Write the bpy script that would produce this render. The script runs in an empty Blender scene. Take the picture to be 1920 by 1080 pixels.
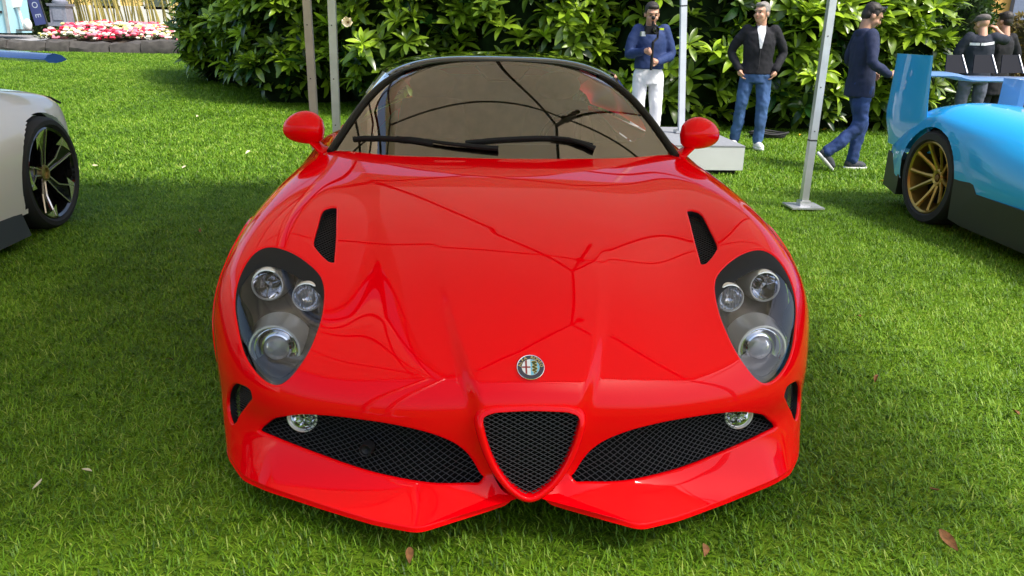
import bpy, bmesh, math, random
import numpy as np
from mathutils import Vector, Matrix, noise
from mathutils.geometry import delaunay_2d_cdt
PI = math.pi
random.seed(7)
rng = np.random.default_rng(7)
scene = bpy.context.scene
C = scene.collection

# ------------------------------------------------------------------ camera
CAM = dict(x=-0.1672, y=-1.7671, z=1.33, yaw=3.4945, pitch=18.0374, roll=1.2609, f=1497.5)
def cam_axes():
    yaw, pitch, roll = (math.radians(CAM[k]) for k in ('yaw', 'pitch', 'roll'))
    f = np.array([math.sin(yaw)*math.cos(pitch), math.cos(yaw)*math.cos(pitch), -math.sin(pitch)])
    r = np.array([math.cos(yaw), -math.sin(yaw), 0.0]); u = np.cross(r, f)
    return math.cos(roll)*r + math.sin(roll)*u, -math.sin(roll)*r + math.cos(roll)*u, f
CR, CU, CF = cam_axes()
CP = np.array([CAM['x'], CAM['y'], CAM['z']])
cd = bpy.data.cameras.new('camera'); cam = bpy.data.objects.new('camera', cd); C.objects.link(cam)
cd.sensor_fit = 'HORIZONTAL'; cd.sensor_width = 36.0; cd.lens = CAM['f']/1920*36
cd.clip_start = 0.05; cd.clip_end = 500
cam.matrix_world = Matrix(((CR[0], CU[0], -CF[0], CP[0]), (CR[1], CU[1], -CF[1], CP[1]), (CR[2], CU[2], -CF[2], CP[2]), (0, 0, 0, 1)))
scene.camera = cam
def ray(px, py):
    d = CF + ((px-960)/CAM['f'])*CR - ((py-540)/CAM['f'])*CU
    return d/np.linalg.norm(d)
def aty(px, py, y): d = ray(px, py); return CP + d*(y-CP[1])/d[1]      # point of the photo at world depth y
def atz(px, py, z): d = ray(px, py); return CP + d*(z-CP[2])/d[2]
def proj(p):
    d = np.asarray(p, float)-CP; Z = d@CF
    return np.stack([960+CAM['f']*(d@CR)/Z, 540-CAM['f']*(d@CU)/Z], -1)

# ------------------------------------------------------------------ sky, sun, exposure
SUN_AZ, SUN_EL = math.radians(125), math.radians(55)       # azimuth clockwise from +Y, seen from above
w = bpy.data.worlds.new('World'); scene.world = w; w.use_nodes = True
nt = w.node_tree; bgn = nt.nodes['Background']
sky = nt.nodes.new('ShaderNodeTexSky'); sky.sky_type = 'NISHITA'; sky.sun_disc = False
sky.sun_elevation = SUN_EL; sky.sun_rotation = SUN_AZ; sky.air_density = 1.0; sky.dust_density = 3.0; sky.ozone_density = 1.0
nt.links.new(sky.outputs[0], bgn.inputs[0]); bgn.inputs[1].default_value = 0.13
sd = bpy.data.lights.new('sun', 'SUN'); so = bpy.data.objects.new('sun', sd); C.objects.link(so)
sd.energy = 2.6; sd.angle = math.radians(12); sd.color = (1.0, 0.95, 0.86)
sdir = Vector((math.sin(SUN_AZ)*math.cos(SUN_EL), math.cos(SUN_AZ)*math.cos(SUN_EL), math.sin(SUN_EL)))
so.rotation_euler = sdir.to_track_quat('Z', 'Y').to_euler()
scene.view_settings.view_transform = 'Standard'; scene.view_settings.look = 'None'
scene.view_settings.exposure = 1.15; scene.view_settings.gamma = 1.0
scene.render.engine = 'CYCLES'
scene.cycles.use_denoising = True
scene.cycles.max_bounces = 10; scene.cycles.transparent_max_bounces = 24
scene.cycles.caustics_reflective = False; scene.cycles.caustics_refractive = False
scene.cycles.sample_clamp_indirect = 6.0

# ------------------------------------------------------------------ helpers
def mat(name, col, rough=0.5, metal=0.0, coat=0.0, coat_rough=0.03, spec=0.5, var=0.0, vscale=20.0, bump=0.0, bscale=60.0, sheen=0.0, trans=0.0, ior=1.5, emit=None):
    m = bpy.data.materials.new(name); m.use_nodes = True; t = m.node_tree; b = t.nodes['Principled BSDF']
    b.inputs['Base Color'].default_value = (*col, 1); b.inputs['Roughness'].default_value = rough; b.inputs['Metallic'].default_value = metal
    b.inputs['Coat Weight'].default_value = coat; b.inputs['Coat Roughness'].default_value = coat_rough
    b.inputs['Specular IOR Level'].default_value = spec; b.inputs['Transmission Weight'].default_value = trans; b.inputs['IOR'].default_value = ior
    b.inputs['Sheen Weight'].default_value = sheen
    if var or bump:
        tc = t.nodes.new('ShaderNodeTexCoord')
    if var:
        n = t.nodes.new('ShaderNodeTexNoise'); n.inputs['Scale'].default_value = vscale; n.inputs['Detail'].default_value = 5
        t.links.new(tc.outputs['Object'], n.inputs['Vector'])
        r = t.nodes.new('ShaderNodeValToRGB'); r.color_ramp.elements[0].position = .3; r.color_ramp.elements[1].position = .7
        r.color_ramp.elements[0].color = (*[c*(1-var) for c in col], 1); r.color_ramp.elements[1].color = (*[min(1, c*(1+var)) for c in col], 1)
        t.links.new(n.outputs['Fac'], r.inputs['Fac']); t.links.new(r.outputs['Color'], b.inputs['Base Color'])
    if bump:
        n = t.nodes.new('ShaderNodeTexNoise'); n.inputs['Scale'].default_value = bscale; n.inputs['Detail'].default_value = 4
        t.links.new(tc.outputs['Object'], n.inputs['Vector'])
        k = t.nodes.new('ShaderNodeBump'); k.inputs['Strength'].default_value = bump; k.inputs['Distance'].default_value = .01
        t.links.new(n.outputs['Fac'], k.inputs['Height']); t.links.new(k.outputs['Normal'], b.inputs['Normal'])
    return m
def glass_mat(name, tint, refl_ior=1.5, rough=0.0, gloss=(1, 1, 1)):
    m = bpy.data.materials.new(name); m.use_nodes = True; t = m.node_tree; t.nodes.remove(t.nodes['Principled BSDF'])
    out = t.nodes['Material Output']
    tr = t.nodes.new('ShaderNodeBsdfTransparent'); tr.inputs[0].default_value = (*tint, 1)
    gl = t.nodes.new('ShaderNodeBsdfGlossy'); gl.inputs['Roughness'].default_value = rough; gl.inputs[0].default_value = (*gloss, 1)
    fr = t.nodes.new('ShaderNodeFresnel'); fr.inputs[0].default_value = refl_ior
    mx = t.nodes.new('ShaderNodeMixShader')
    t.links.new(fr.outputs[0], mx.inputs[0]); t.links.new(tr.outputs[0], mx.inputs[1]); t.links.new(gl.outputs[0], mx.inputs[2]); t.links.new(mx.outputs[0], out.inputs[0])
    return m
def mesh_obj(name, V, F, m, parent=None, smooth=True, sharp=None):
    me = bpy.data.meshes.new(name)
    me.from_pydata([tuple(map(float, v)) for v in V], [], [tuple(int(i) for i in f) for f in F]); me.update()
    if smooth: me.shade_smooth()
    if sharp is not None: me.set_sharp_from_angle(angle=math.radians(sharp))
    if m is not None: me.materials.append(m)
    o = bpy.data.objects.new(name, me); C.objects.link(o)
    if parent is not None: o.parent = parent
    return o
def bm_obj(name, bm, m, parent=None, smooth=True, sharp=None):
    me = bpy.data.meshes.new(name); bm.normal_update(); bm.to_mesh(me); bm.free()
    if smooth: me.shade_smooth()
    if sharp is not None: me.set_sharp_from_angle(angle=math.radians(sharp))
    if m is not None: me.materials.append(m)
    o = bpy.data.objects.new(name, me); C.objects.link(o)
    if parent is not None: o.parent = parent
    return o
def thing(name, label, cat, loc=(0, 0, 0), rotz=0.0, group=None):
    o = bpy.data.objects.new(name, None); C.objects.link(o); o.location = loc; o.rotation_euler = (0, 0, rotz); o.empty_display_size = .1
    return tag(o, label, cat, group)
def tag(o, label=None, cat=None, group=None, kind=None):
    if label: o['label'] = label
    if cat: o['category'] = cat
    if group: o['group'] = group
    if kind: o['kind'] = kind
    return o
class MB:                                                   # collects simple shapes into one mesh
    def __init__(s): s.V = []; s.F = []
    def add(s, V, F):
        o = len(s.V); s.V += [tuple(v) for v in V]; s.F += [tuple(i+o for i in f) for f in F]; return s
    def box(s, c, d, R=None):
        c = Vector(c); P = []
        for i in (-1, 1):
            for j in (-1, 1):
                for k in (-1, 1):
                    q = Vector((i*d[0]/2, j*d[1]/2, k*d[2]/2)); P.append(c + (R @ q if R else q))
        return s.add(P, [(0, 1, 3, 2), (4, 6, 7, 5), (0, 4, 5, 1), (2, 3, 7, 6), (0, 2, 6, 4), (1, 5, 7, 3)])
    def tube(s, pts, r, n=8, cap=True, flat=None):
        pts = [Vector(p) for p in pts]; N = len(pts); rs = r if hasattr(r, '__len__') else [r]*N
        base = len(s.V); up = None
        for i, p in enumerate(pts):
            t = (pts[min(i+1, N-1)] - pts[max(i-1, 0)]).normalized()
            if up is None: up = Vector((0, 0, 1)) if abs(t.z) < .9 else Vector((0, 1, 0))
            a = t.cross(up).normalized(); b = a.cross(t).normalized(); up = b
            for k in range(n):
                q = 2*PI*k/n + (PI/4 if n == 4 else 0)
                fl = flat if flat else (1, 1)
                s.V.append(tuple(p + a*math.cos(q)*rs[i]*fl[0] + b*math.sin(q)*rs[i]*fl[1]))
        for i in range(N-1):
            for k in range(n):
                s.F.append((base+i*n+k, base+i*n+(k+1) % n, base+(i+1)*n+(k+1) % n, base+(i+1)*n+k))
        if cap:
            s.F.append(tuple(base+k for k in reversed(range(n)))); s.F.append(tuple(base+(N-1)*n+k for k in range(n)))
        return s
    def lathe(s, prof, n=32, M=None, close=False):           # prof: (radius, height) about local Z
        base = len(s.V); N = len(prof)
        for r, h in prof:
            for k in range(n):
                q = 2*PI*k/n; v = Vector((r*math.cos(q), r*math.sin(q), h)); s.V.append(tuple(M @ v if M else v))
        for i in range(N-1 + (1 if close else 0)):
            for k in range(n):
                a, b = base+i*n, base+((i+1) % N)*n
                s.F.append((a+k, a+(k+1) % n, b+(k+1) % n, b+k))
        return s
    def ball(s, c, r, n=12, m=8, R=None):
        rr = r if hasattr(r, '__len__') else (r, r, r); base = len(s.V); c = Vector(c)
        for i in range(m+1):
            th = PI*i/m
            for k in range(n):
                q = 2*PI*k/n; v = Vector((rr[0]*math.sin(th)*math.cos(q), rr[1]*math.sin(th)*math.sin(q), rr[2]*math.cos(th)))
                s.V.append(tuple(c + (R @ v if R else v)))
        for i in range(m):
            for k in range(n):
                s.F.append((base+i*n+k, base+(i+1)*n+k, base+(i+1)*n+(k+1) % n, base+i*n+(k+1) % n))
        return s
    def obj(s, name, m, parent=None, smooth=True, sharp=35):
        return mesh_obj(name, s.V, s.F, m, parent, smooth, sharp)
def frame_to(n, at, x=None):                                # 4x4 with local Z along n
    z = Vector(n).normalized(); x = Vector(x) if x is not None else (Vector((1, 0, 0)) if abs(z.x) < .9 else Vector((0, 1, 0)))
    y = z.cross(x).normalized(); x = y.cross(z)
    return Matrix(((x.x, y.x, z.x, at[0]), (x.y, y.y, z.y, at[1]), (x.z, y.z, z.z, at[2]), (0, 0, 0, 1)))
def closed_spline(P, n):                                    # Catmull-Rom through P, resampled evenly to n
    P = np.asarray(P, float); N = len(P); out = []
    for i in range(N):
        p0, p1, p2, p3 = P[(i-1) % N], P[i], P[(i+1) % N], P[(i+2) % N]
        for t in np.linspace(0, 1, 12, endpoint=False):
            out.append(.5*((2*p1)+(-p0+p2)*t+(2*p0-5*p1+4*p2-p3)*t*t+(-p0+3*p1-3*p2+p3)*t**3))
    Q = np.array(out); Q2 = np.vstack([Q, Q[:1]]); L = np.r_[0, np.cumsum(np.linalg.norm(np.diff(Q2, axis=0), axis=1))]
    s = np.linspace(0, L[-1], n, endpoint=False)
    return np.stack([np.interp(s, L, Q2[:, k]) for k in range(P.shape[1])], 1)
def open_spline(P, n):
    P = np.asarray(P, float); P = np.vstack([2*P[0]-P[1], P, 2*P[-1]-P[-2]]); out = []
    for i in range(1, len(P)-2):
        p0, p1, p2, p3 = P[i-1], P[i], P[i+1], P[i+2]
        for t in np.linspace(0, 1, 16, endpoint=False):
            out.append(.5*((2*p1)+(-p0+p2)*t+(2*p0-5*p1+4*p2-p3)*t*t+(-p0+3*p1-3*p2+p3)*t**3))
    out.append(P[-2]); Q = np.array(out); L = np.r_[0, np.cumsum(np.linalg.norm(np.diff(Q, axis=0), axis=1))]
    s = np.linspace(0, L[-1], n)
    return np.stack([np.interp(s, L, Q[:, k]) for k in range(P.shape[1])], 1)
def in_poly(P, poly):
    x, y = P[:, 0], P[:, 1]; r = np.zeros(len(P), bool); n = len(poly)
    for i in range(n):
        x1, y1 = poly[i]; x2, y2 = poly[(i+1) % n]
        if y1 == y2: continue
        r ^= ((y1 > y) != (y2 > y)) & (x < (x2-x1)*(y-y1)/(y2-y1)+x1)
    return r
# ================================================================== lawn
def ss(a, b, x): t = min(1, max(0, (x-a)/(b-a))); return t*t*(3-2*t)
def gz(x, y): return .50*ss(9, 20, y)*ss(0, -6, x)
def ground_mat():
    m = bpy.data.materials.new('lawn_soil'); m.use_nodes = True; t = m.node_tree; b = t.nodes['Principled BSDF']; b.inputs['Roughness'].default_value = .95; b.inputs['Specular IOR Level'].default_value = .1
    tc = t.nodes.new('ShaderNodeTexCoord'); n1 = t.nodes.new('ShaderNodeTexNoise'); n1.inputs['Scale'].default_value = 1.1; n1.inputs['Detail'].default_value = 6
    n2 = t.nodes.new('ShaderNodeTexNoise'); n2.inputs['Scale'].default_value = 38; n2.inputs['Detail'].default_value = 6
    mx = t.nodes.new('ShaderNodeMixRGB'); mx.inputs[0].default_value = .55
    r = t.nodes.new('ShaderNodeValToRGB'); e = r.color_ramp.elements; e[0].position = .3; e[0].color = (.05, .095, .008, 1); e[1].position = .72; e[1].color = (.16, .27, .016, 1)
    for n in (n1, n2): t.links.new(tc.outputs['Object'], n.inputs['Vector'])
    t.links.new(n1.outputs['Fac'], mx.inputs[1]); t.links.new(n2.outputs['Fac'], mx.inputs[2]); t.links.new(mx.outputs[0], r.inputs[0]); t.links.new(r.outputs[0], b.inputs['Base Color'])
    bp = t.nodes.new('ShaderNodeBump'); bp.inputs['Strength'].default_value = .6; bp.inputs['Distance'].default_value = .02; t.links.new(n2.outputs['Fac'], bp.inputs['Height']); t.links.new(bp.outputs[0], b.inputs['Normal'])
    return m
xs = np.r_[np.linspace(-160, -30, 8), np.linspace(-28, 28, 57), np.linspace(30, 160, 8)]; ys = np.r_[np.linspace(-60, -6, 8), np.linspace(-5, 40, 46), np.linspace(44, 240, 10)]
V = [(x, y, gz(x, y)) for y in ys for x in xs]; n = len(xs)
F = [(j*n+i, j*n+i+1, (j+1)*n+i+1, (j+1)*n+i) for j in range(len(ys)-1) for i in range(n-1)]
tag(mesh_obj('lawn', V, F, ground_mat()), kind='structure')

# --- grass blades, one object that repeats a few small turf tiles
def blade_mat():
    m = bpy.data.materials.new('grass_blade'); m.use_nodes = True; t = m.node_tree; b = t.nodes['Principled BSDF']; b.inputs['Roughness'].default_value = .5; b.inputs['Specular IOR Level'].default_value = .35
    a = t.nodes.new('ShaderNodeAttribute'); a.attribute_name = 'tint'
    r = t.nodes.new('ShaderNodeValToRGB'); e = r.color_ramp.elements
    e[0].position = 0; e[0].color = (.045, .105, .004, 1); e[1].position = 1; e[1].color = (.36, .46, .08, 1)
    k = r.color_ramp.elements.new(.45); k.color = (.130, .280, .006, 1); k = r.color_ramp.elements.new(.85); k.color = (.235, .40, .018, 1)
    g = t.nodes.new('ShaderNodeNewGeometry'); n = t.nodes.new('ShaderNodeTexNoise'); n.inputs['Scale'].default_value = .9; n.inputs['Detail'].default_value = 3
    ad = t.nodes.new('ShaderNodeMath'); ad.operation = 'MULTIPLY_ADD'; ad.inputs[1].default_value = .9; ad.inputs[2].default_value = -.45
    ad2 = t.nodes.new('ShaderNodeMath'); ad2.operation = 'ADD'; ad2.use_clamp = True
    t.links.new(g.outputs['Position'], n.inputs['Vector']); t.links.new(n.outputs['Fac'], ad.inputs[0]); t.links.new(ad.outputs[0], ad2.inputs[0]); t.links.new(a.outputs['Fac'], ad2.inputs[1])
    t.links.new(ad2.outputs[0], r.inputs[0]); t.links.new(r.outputs[0], b.inputs['Base Color'])
    tr = t.nodes.new('ShaderNodeBsdfTranslucent'); mx = t.nodes.new('ShaderNodeMixShader'); mx.inputs[0].default_value = .28
    t.links.new(r.outputs[0], tr.inputs[0]); t.links.new(b.outputs[0], mx.inputs[1]); t.links.new(tr.outputs[0], mx.inputs[2]); t.links.new(mx.outputs[0], t.nodes['Material Output'].inputs[0])
    return m
M_BLADE = blade_mat()
def turf_tile(size, count, L, W, seed):
    r = np.random.default_rng(seed); p = (r.random((count, 2))-.5)*size*1.06
    clump = np.array([noise.noise(Vector((x*9+seed*7, y*9, 0))) for x, y in p])
    az = r.random(count)*2*PI + clump*2.5; ln = L*(.55+.75*r.random(count)); lean = .35+.75*r.random(count)**.8; w_ = W*(.7+.6*r.random(count))
    d = np.stack([np.cos(az), np.sin(az), 0*az], 1); sd_ = np.stack([-np.sin(az), np.cos(az), 0*az], 1); up = np.array([0, 0, 1.0]); b = np.concatenate([p, np.full((count, 1), -.004)], 1)
    v = []
    for f, wf in ((0, .8), (.45, 1.0), (.8, .62), (1.0, 0.05)):
        a = lean*(.55+.75*f); c = b + (d*np.sin(a)[:, None] + up*np.cos(a)[:, None])*(ln*f)[:, None]
        v.append(c-sd_*(w_*wf/2)[:, None]); v.append(c+sd_*(w_*wf/2)[:, None])
    V = np.stack(v, 1).reshape(-1, 3); base = (np.arange(count)*8)[:, None]
    F = np.concatenate([base+np.array([[0, 1, 3, 2]]), base+np.array([[2, 3, 5, 4]]), base+np.array([[4, 5, 7, 6]])], 0)
    me = bpy.data.meshes.new('turf_tile'); me.vertices.add(len(V)); me.vertices.foreach_set('co', V.ravel()); me.loops.add(F.size); me.loops.foreach_set('vertex_index', F.ravel().astype(np.int32))
    me.polygons.add(len(F)); me.polygons.foreach_set('loop_start', np.arange(0, F.size, 4, dtype=np.int32)); me.polygons.foreach_set('loop_total', np.full(len(F), 4, dtype=np.int32)); me.update(calc_edges=True)
    at = me.attributes.new('tint', 'FLOAT', 'POINT'); at.data.foreach_set('value', np.repeat(np.where(r.random(count) < .03, 1.0, np.clip(.42+.26*r.standard_normal(count)+.25*clump, 0, 1)), 8).astype(np.float32))
    me.materials.append(M_BLADE); me.shade_smooth()
    return bpy.data.objects.new('turf_tile', me)
def tile_nodes(tiles, tilt=False):
    g = bpy.data.node_groups.new('turf_tiles', 'GeometryNodeTree'); g.interface.new_socket('Geometry', in_out='INPUT', socket_type='NodeSocketGeometry'); g.interface.new_socket('Geometry', in_out='OUTPUT', socket_type='NodeSocketGeometry')
    gi = g.nodes.new('NodeGroupInput'); go = g.nodes.new('NodeGroupOutput'); j = g.nodes.new('GeometryNodeGeometryToInstance')
    ip = g.nodes.new('GeometryNodeInstanceOnPoints'); ip.inputs['Pick Instance'].default_value = True
    for t_ in tiles:
        oi = g.nodes.new('GeometryNodeObjectInfo'); oi.inputs['Object'].default_value = t_; oi.inputs['As Instance'].default_value = True; g.links.new(oi.outputs['Geometry'], j.inputs[0])
    g.nodes.remove(j); j = g.nodes.new('GeometryNodeJoinGeometry')
    for n_ in [q for q in g.nodes if q.bl_idname == 'GeometryNodeObjectInfo']: g.links.new(n_.outputs['Geometry'], j.inputs[0])
    rv_ = g.nodes.new('FunctionNodeRandomValue'); rv_.data_type = 'INT'; rv_.inputs['Min'].default_value = 0; rv_.inputs['Max'].default_value = 3
    it = g.nodes.new('FunctionNodeRandomValue'); it.data_type = 'INT'; it.inputs[4].default_value = 0; it.inputs[5].default_value = len(tiles)-1
    mu = g.nodes.new('ShaderNodeMath'); mu.operation = 'MULTIPLY'; mu.inputs[1].default_value = PI/2; cx = g.nodes.new('ShaderNodeCombineXYZ')
    rv_.inputs[4].default_value = 0; rv_.inputs[5].default_value = 3; it.inputs['Seed'].default_value = 5
    g.links.new(rv_.outputs[2], mu.inputs[0]); g.links.new(mu.outputs[0], cx.inputs[2])
    na = g.nodes.new('GeometryNodeInputNamedAttribute'); na.data_type = 'FLOAT_VECTOR'; na.inputs[0].default_value = 'slope'
    g.links.new(na.outputs[0] if tilt else cx.outputs[0], ip.inputs['Rotation']); g.links.new(it.outputs[2], ip.inputs['Instance Index'])
    g.links.new(gi.outputs[0], ip.inputs['Points']); g.links.new(j.outputs[0], ip.inputs['Instance']); g.links.new(ip.outputs[0], go.inputs[0]); return g
def in_view(x, y, m):
    d = np.array([x, y, gz(x, y)])-CP; Z = d@CF
    return Z > .3 and abs(d@CR)/Z < .66+m/Z and -.40-m/Z < (d@CU)/Z < .37+m/Z
def turf(name, label, size, cells, tiles, tilt=False):
    o = mesh_obj(name, [(x, y, gz(x, y)) for x, y in cells], [], None); md = o.modifiers.new('tiles', 'NODES'); md.node_group = tile_nodes(tiles, tilt)
    at = o.data.attributes.new('slope', 'FLOAT_VECTOR', 'POINT'); at.data.foreach_set('vector', np.array([(math.atan((gz(x, y+.3)-gz(x, y-.3))/.6), -math.atan((gz(x+.3, y)-gz(x-.3, y))/.6), 0) for x, y in cells], np.float32).ravel())
    tag(o, label, 'grass', kind='stuff'); return o
near = [(x, y) for x in np.arange(-6, 6.6, .4) for y in np.arange(-1.6, 5.2, .4) if in_view(x, y, .45)]
far = [(x, y) for x in np.arange(-16, 12, .8) for y in np.arange(5.4, 21, .8) if in_view(x, y, .9) and not (y > 12.5-.3*x and x > -2)]
turf('grass', 'short green lawn grass around the cars', .4, near, [turf_tile(.4, 2300, .035, .0034, k) for k in (1, 2, 3)])
turf('grass', 'far lawn grass running back to the hedge', .8, far, [turf_tile(.8, 3200, .05, .007, k) for k in (4, 5, 6)], True)
# ================================================================== marquees over the cars
def fabric_mat():
    m = bpy.data.materials.new('tent_fabric'); m.use_nodes = True; t = m.node_tree; t.nodes.remove(t.nodes['Principled BSDF']); out = t.nodes['Material Output']
    d = t.nodes.new('ShaderNodeBsdfDiffuse'); d.inputs[0].default_value = (.82, .74, .63, 1); r = t.nodes.new('ShaderNodeBsdfTranslucent'); r.inputs[0].default_value = (.82, .73, .60, 1)
    mx = t.nodes.new('ShaderNodeMixShader'); mx.inputs[0].default_value = .45
    tc = t.nodes.new('ShaderNodeTexCoord'); n = t.nodes.new('ShaderNodeTexNoise'); n.inputs['Scale'].default_value = 1.4
    rp = t.nodes.new('ShaderNodeMapRange'); rp.inputs['To Min'].default_value = .20; rp.inputs['To Max'].default_value = .28
    t.links.new(tc.outputs['Object'], n.inputs['Vector']); t.links.new(n.outputs['Fac'], rp.inputs['Value']); t.links.new(rp.outputs[0], mx.inputs[0])
    t.links.new(d.outputs[0], mx.inputs[1]); t.links.new(r.outputs[0], mx.inputs[2]); t.links.new(mx.outputs[0], out.inputs[0]); return m
M_FABRIC = fabric_mat()
M_ALU = mat('brushed_aluminium', (.62, .63, .66), rough=.38, metal=.75, var=.12, vscale=9)
M_ALUWARM = mat('warm_aluminium', (.50, .45, .41), rough=.5, metal=.35, var=.1, vscale=9)
M_STEEL = mat('dark_steel', (.05, .05, .055), rough=.5, metal=.5)
def marquee(label, x0, x1, y0, y1, legs, ez=2.45, rz=3.25, alu=M_ALU, tops=None):
    t = thing('marquee', label, 'tent')
    xc = (x0+x1)/2; hub = [(xc, y0+1.9, rz), (xc, y1-1.9, rz)]
    C4 = [(x0, y0, ez), (x1, y0, ez), (x1, y1, ez), (x0, y1, ez)]
    V = []; F = []
    def panel(quad, n=10):
        b = len(V); a, b_, c, d = (Vector(q) for q in quad)
        for i in range(n+1):
            for j in range(n+1):
                u, v = i/n, j/n; p = (a*(1-u)+b_*u)*(1-v)+(d*(1-u)+c*u)*v
                p.z -= .06*math.sin(PI*v)*math.sin(PI*min(1, max(0, u))); V.append(tuple(p))
        for i in range(n):
            for j in range(n): F.append((b+i*(n+1)+j, b+(i+1)*(n+1)+j, b+(i+1)*(n+1)+j+1, b+i*(n+1)+j+1))
    panel((C4[1], C4[2], hub[1], hub[0])); panel((C4[3], C4[0], hub[0], hub[1])); panel((C4[0], C4[1], hub[0], hub[0])); panel((C4[2], C4[3], hub[1], hub[1]))
    for a, b in ((0, 1), (1, 2), (2, 3), (3, 0)): panel((tuple(Vector(C4[a])-Vector((0, 0, .22))), tuple(Vector(C4[b])-Vector((0, 0, .22))), C4[b], C4[a]))
    mesh_obj('canopy', V, F, M_FABRIC, t)
    def bar(name, pts, r=.022): MB().tube(pts, r, 6).obj(name, M_STEEL, t)
    for a, b in ((0, 1), (1, 2), (2, 3), (3, 0)):
        A, B = Vector(C4[a]), Vector(C4[b]); dn = Vector((0, 0, -.10)); up = Vector((0, 0, -.42))
        N = 2 if (A-B).length < 5 else 3
        for k in range(N):                                  # scissor truss along each side
            P, Q = A.lerp(B, k/N), A.lerp(B, (k+1)/N); bar('truss_bar', [P+dn, Q+up], .011); bar('truss_bar', [P+up, Q+dn], .011)
    for k, h in enumerate(hub):
        MB().tube([(h[0], h[1], h[2]-.08), (h[0], h[1], h[2]-(.95 if k else .45))], .024, 8).obj('king_post', M_STEEL, t)
        MB().ball((h[0], h[1], h[2]-(.50 if k else .45)), .055).obj('hub', M_STEEL, t)
        for c in ((0, 1) if k == 0 else (2, 3)): bar('rafter', [Vector(h)-Vector((0, 0, .08)), Vector(C4[c])-Vector((0, 0, .06))])
        for q in ((x0, h[1], ez-.1), (x1, h[1], ez-.1)) if k else ():
            bar('cross_truss', [Vector((h[0], h[1], h[2]-.5)), Vector(q)], .014)
    bar('ridge_bar', [Vector(hub[0])-Vector((0, 0, .08)), Vector(hub[1])-Vector((0, 0, .08))])
    for i, (bx, by) in enumerate(legs):
        top = Vector(min(C4, key=lambda c: (c[0]-bx)**2+(c[1]-by)**2))
        if tops and tops.get(i): top = Vector(tops[i])
        lg = MB().tube([(bx, by, .012), (bx+(top.x-bx)*.9, by+(top.y-by)*.9, .012+(top.z-.012)*.9)], .038, 4).obj('leg', alu, t, False)
        rr = Vector(top)-Vector((bx, by, .012)); rr.normalize(); j_ = Vector((bx, by, 0))+rr*.55
        MB().tube([j_-rr*.006, j_+rr*.006], .0400, 4).obj('leg_joint', M_STEEL, lg, False)
        for hz in (.62, .95, 1.32):
            c_ = Vector((bx, by, 0))+rr*hz; MB().tube([c_+Vector((-.004, -.0265, 0)), c_+Vector((-.004, -.030, 0))], .005, 8).obj('leg_pin', M_STEEL, lg)
        fp = MB().box((bx, by, .030), (.26, .22, .012)).box((bx, by, .05), (.085, .08, .05)); fp.obj('foot_plate', alu, t, False)
pl1, pl2 = aty(590, 210, 4.30), aty(630, 240, 4.30); pr = atz(1505, 393, 0.0)
prt = aty(1560, 0, pr[1]); prt = np.array(pr)+(prt-np.array(pr))*(2.45/prt[2])
marquee('white canvas marquee standing over the red sports car', pl2[0]+.02, 2.75, -0.9, 4.30, [(pl2[0]+.0, 4.30), (pr[0], pr[1]), (pl2[0]+.02, -0.9), (2.75, -0.9)], alu=M_ALU, tops={1: tuple(prt)})
marquee('white canvas marquee standing over the white car', -5.7, pl1[0]-.02, -0.9, 4.30, [(pl1[0], 4.30), (-5.7, 4.3), (-5.7, -0.9), (pl1[0]-.1, -0.9)], alu=M_ALUWARM)
# ================================================================== red sports car
M_RED = mat('red_paint', (0.92, 0.0, 0.004), rough=.4, coat=1.0, coat_rough=.012, spec=.0)
M_RED.node_tree.nodes['Principled BSDF'].inputs['Coat IOR'].default_value = 1.30
M_BLACK = mat('black_plastic', (.010, .010, .011), rough=.6, spec=.25)
M_GLOSSBLACK = mat('gloss_black', (.008, .008, .009), rough=.06, coat=1.0)
M_RUBBER = mat('rubber', (.018, .018, .019), rough=.75, bump=.2, bscale=90)
M_CHROME = mat('chrome', (.82, .82, .83), rough=.08, metal=1.0)
M_SATIN = mat('satin_silver', (.80, .78, .74), rough=.30, metal=.55)
M_BOWL = mat('lamp_bowl', (.16, .135, .12), rough=.3, metal=.35)
M_WIRE = mat('mesh_wire', (.055, .055, .06), rough=.35, metal=.6)
M_VOID = mat('dark_void', (.003, .003, .003), rough=.9, spec=.1)
M_LAMPGLASS = mat('lamp_lens', (.9, .92, .95), rough=.03, trans=.7, ior=1.45, spec=.6)
M_COVER = glass_mat('clear_cover', (.93, .94, .95), 1.45)
M_SCREEN = glass_mat('tinted_screen', (.85, .80, .72), 2.6, gloss=(1.0, .90, .78))
M_SIDEGLASS = glass_mat('tinted_side_glass', (.05, .05, .05), 1.2)
M_TAN = mat('tan_leather', (.62, .52, .40), rough=.55, var=.15, vscale=14)
M_DASH = mat('dash_vinyl', (.05, .045, .04), rough=.6)

red_car = thing('sports_car', 'red sports coupe with shield grille in the middle of the lawn', 'car')

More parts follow.
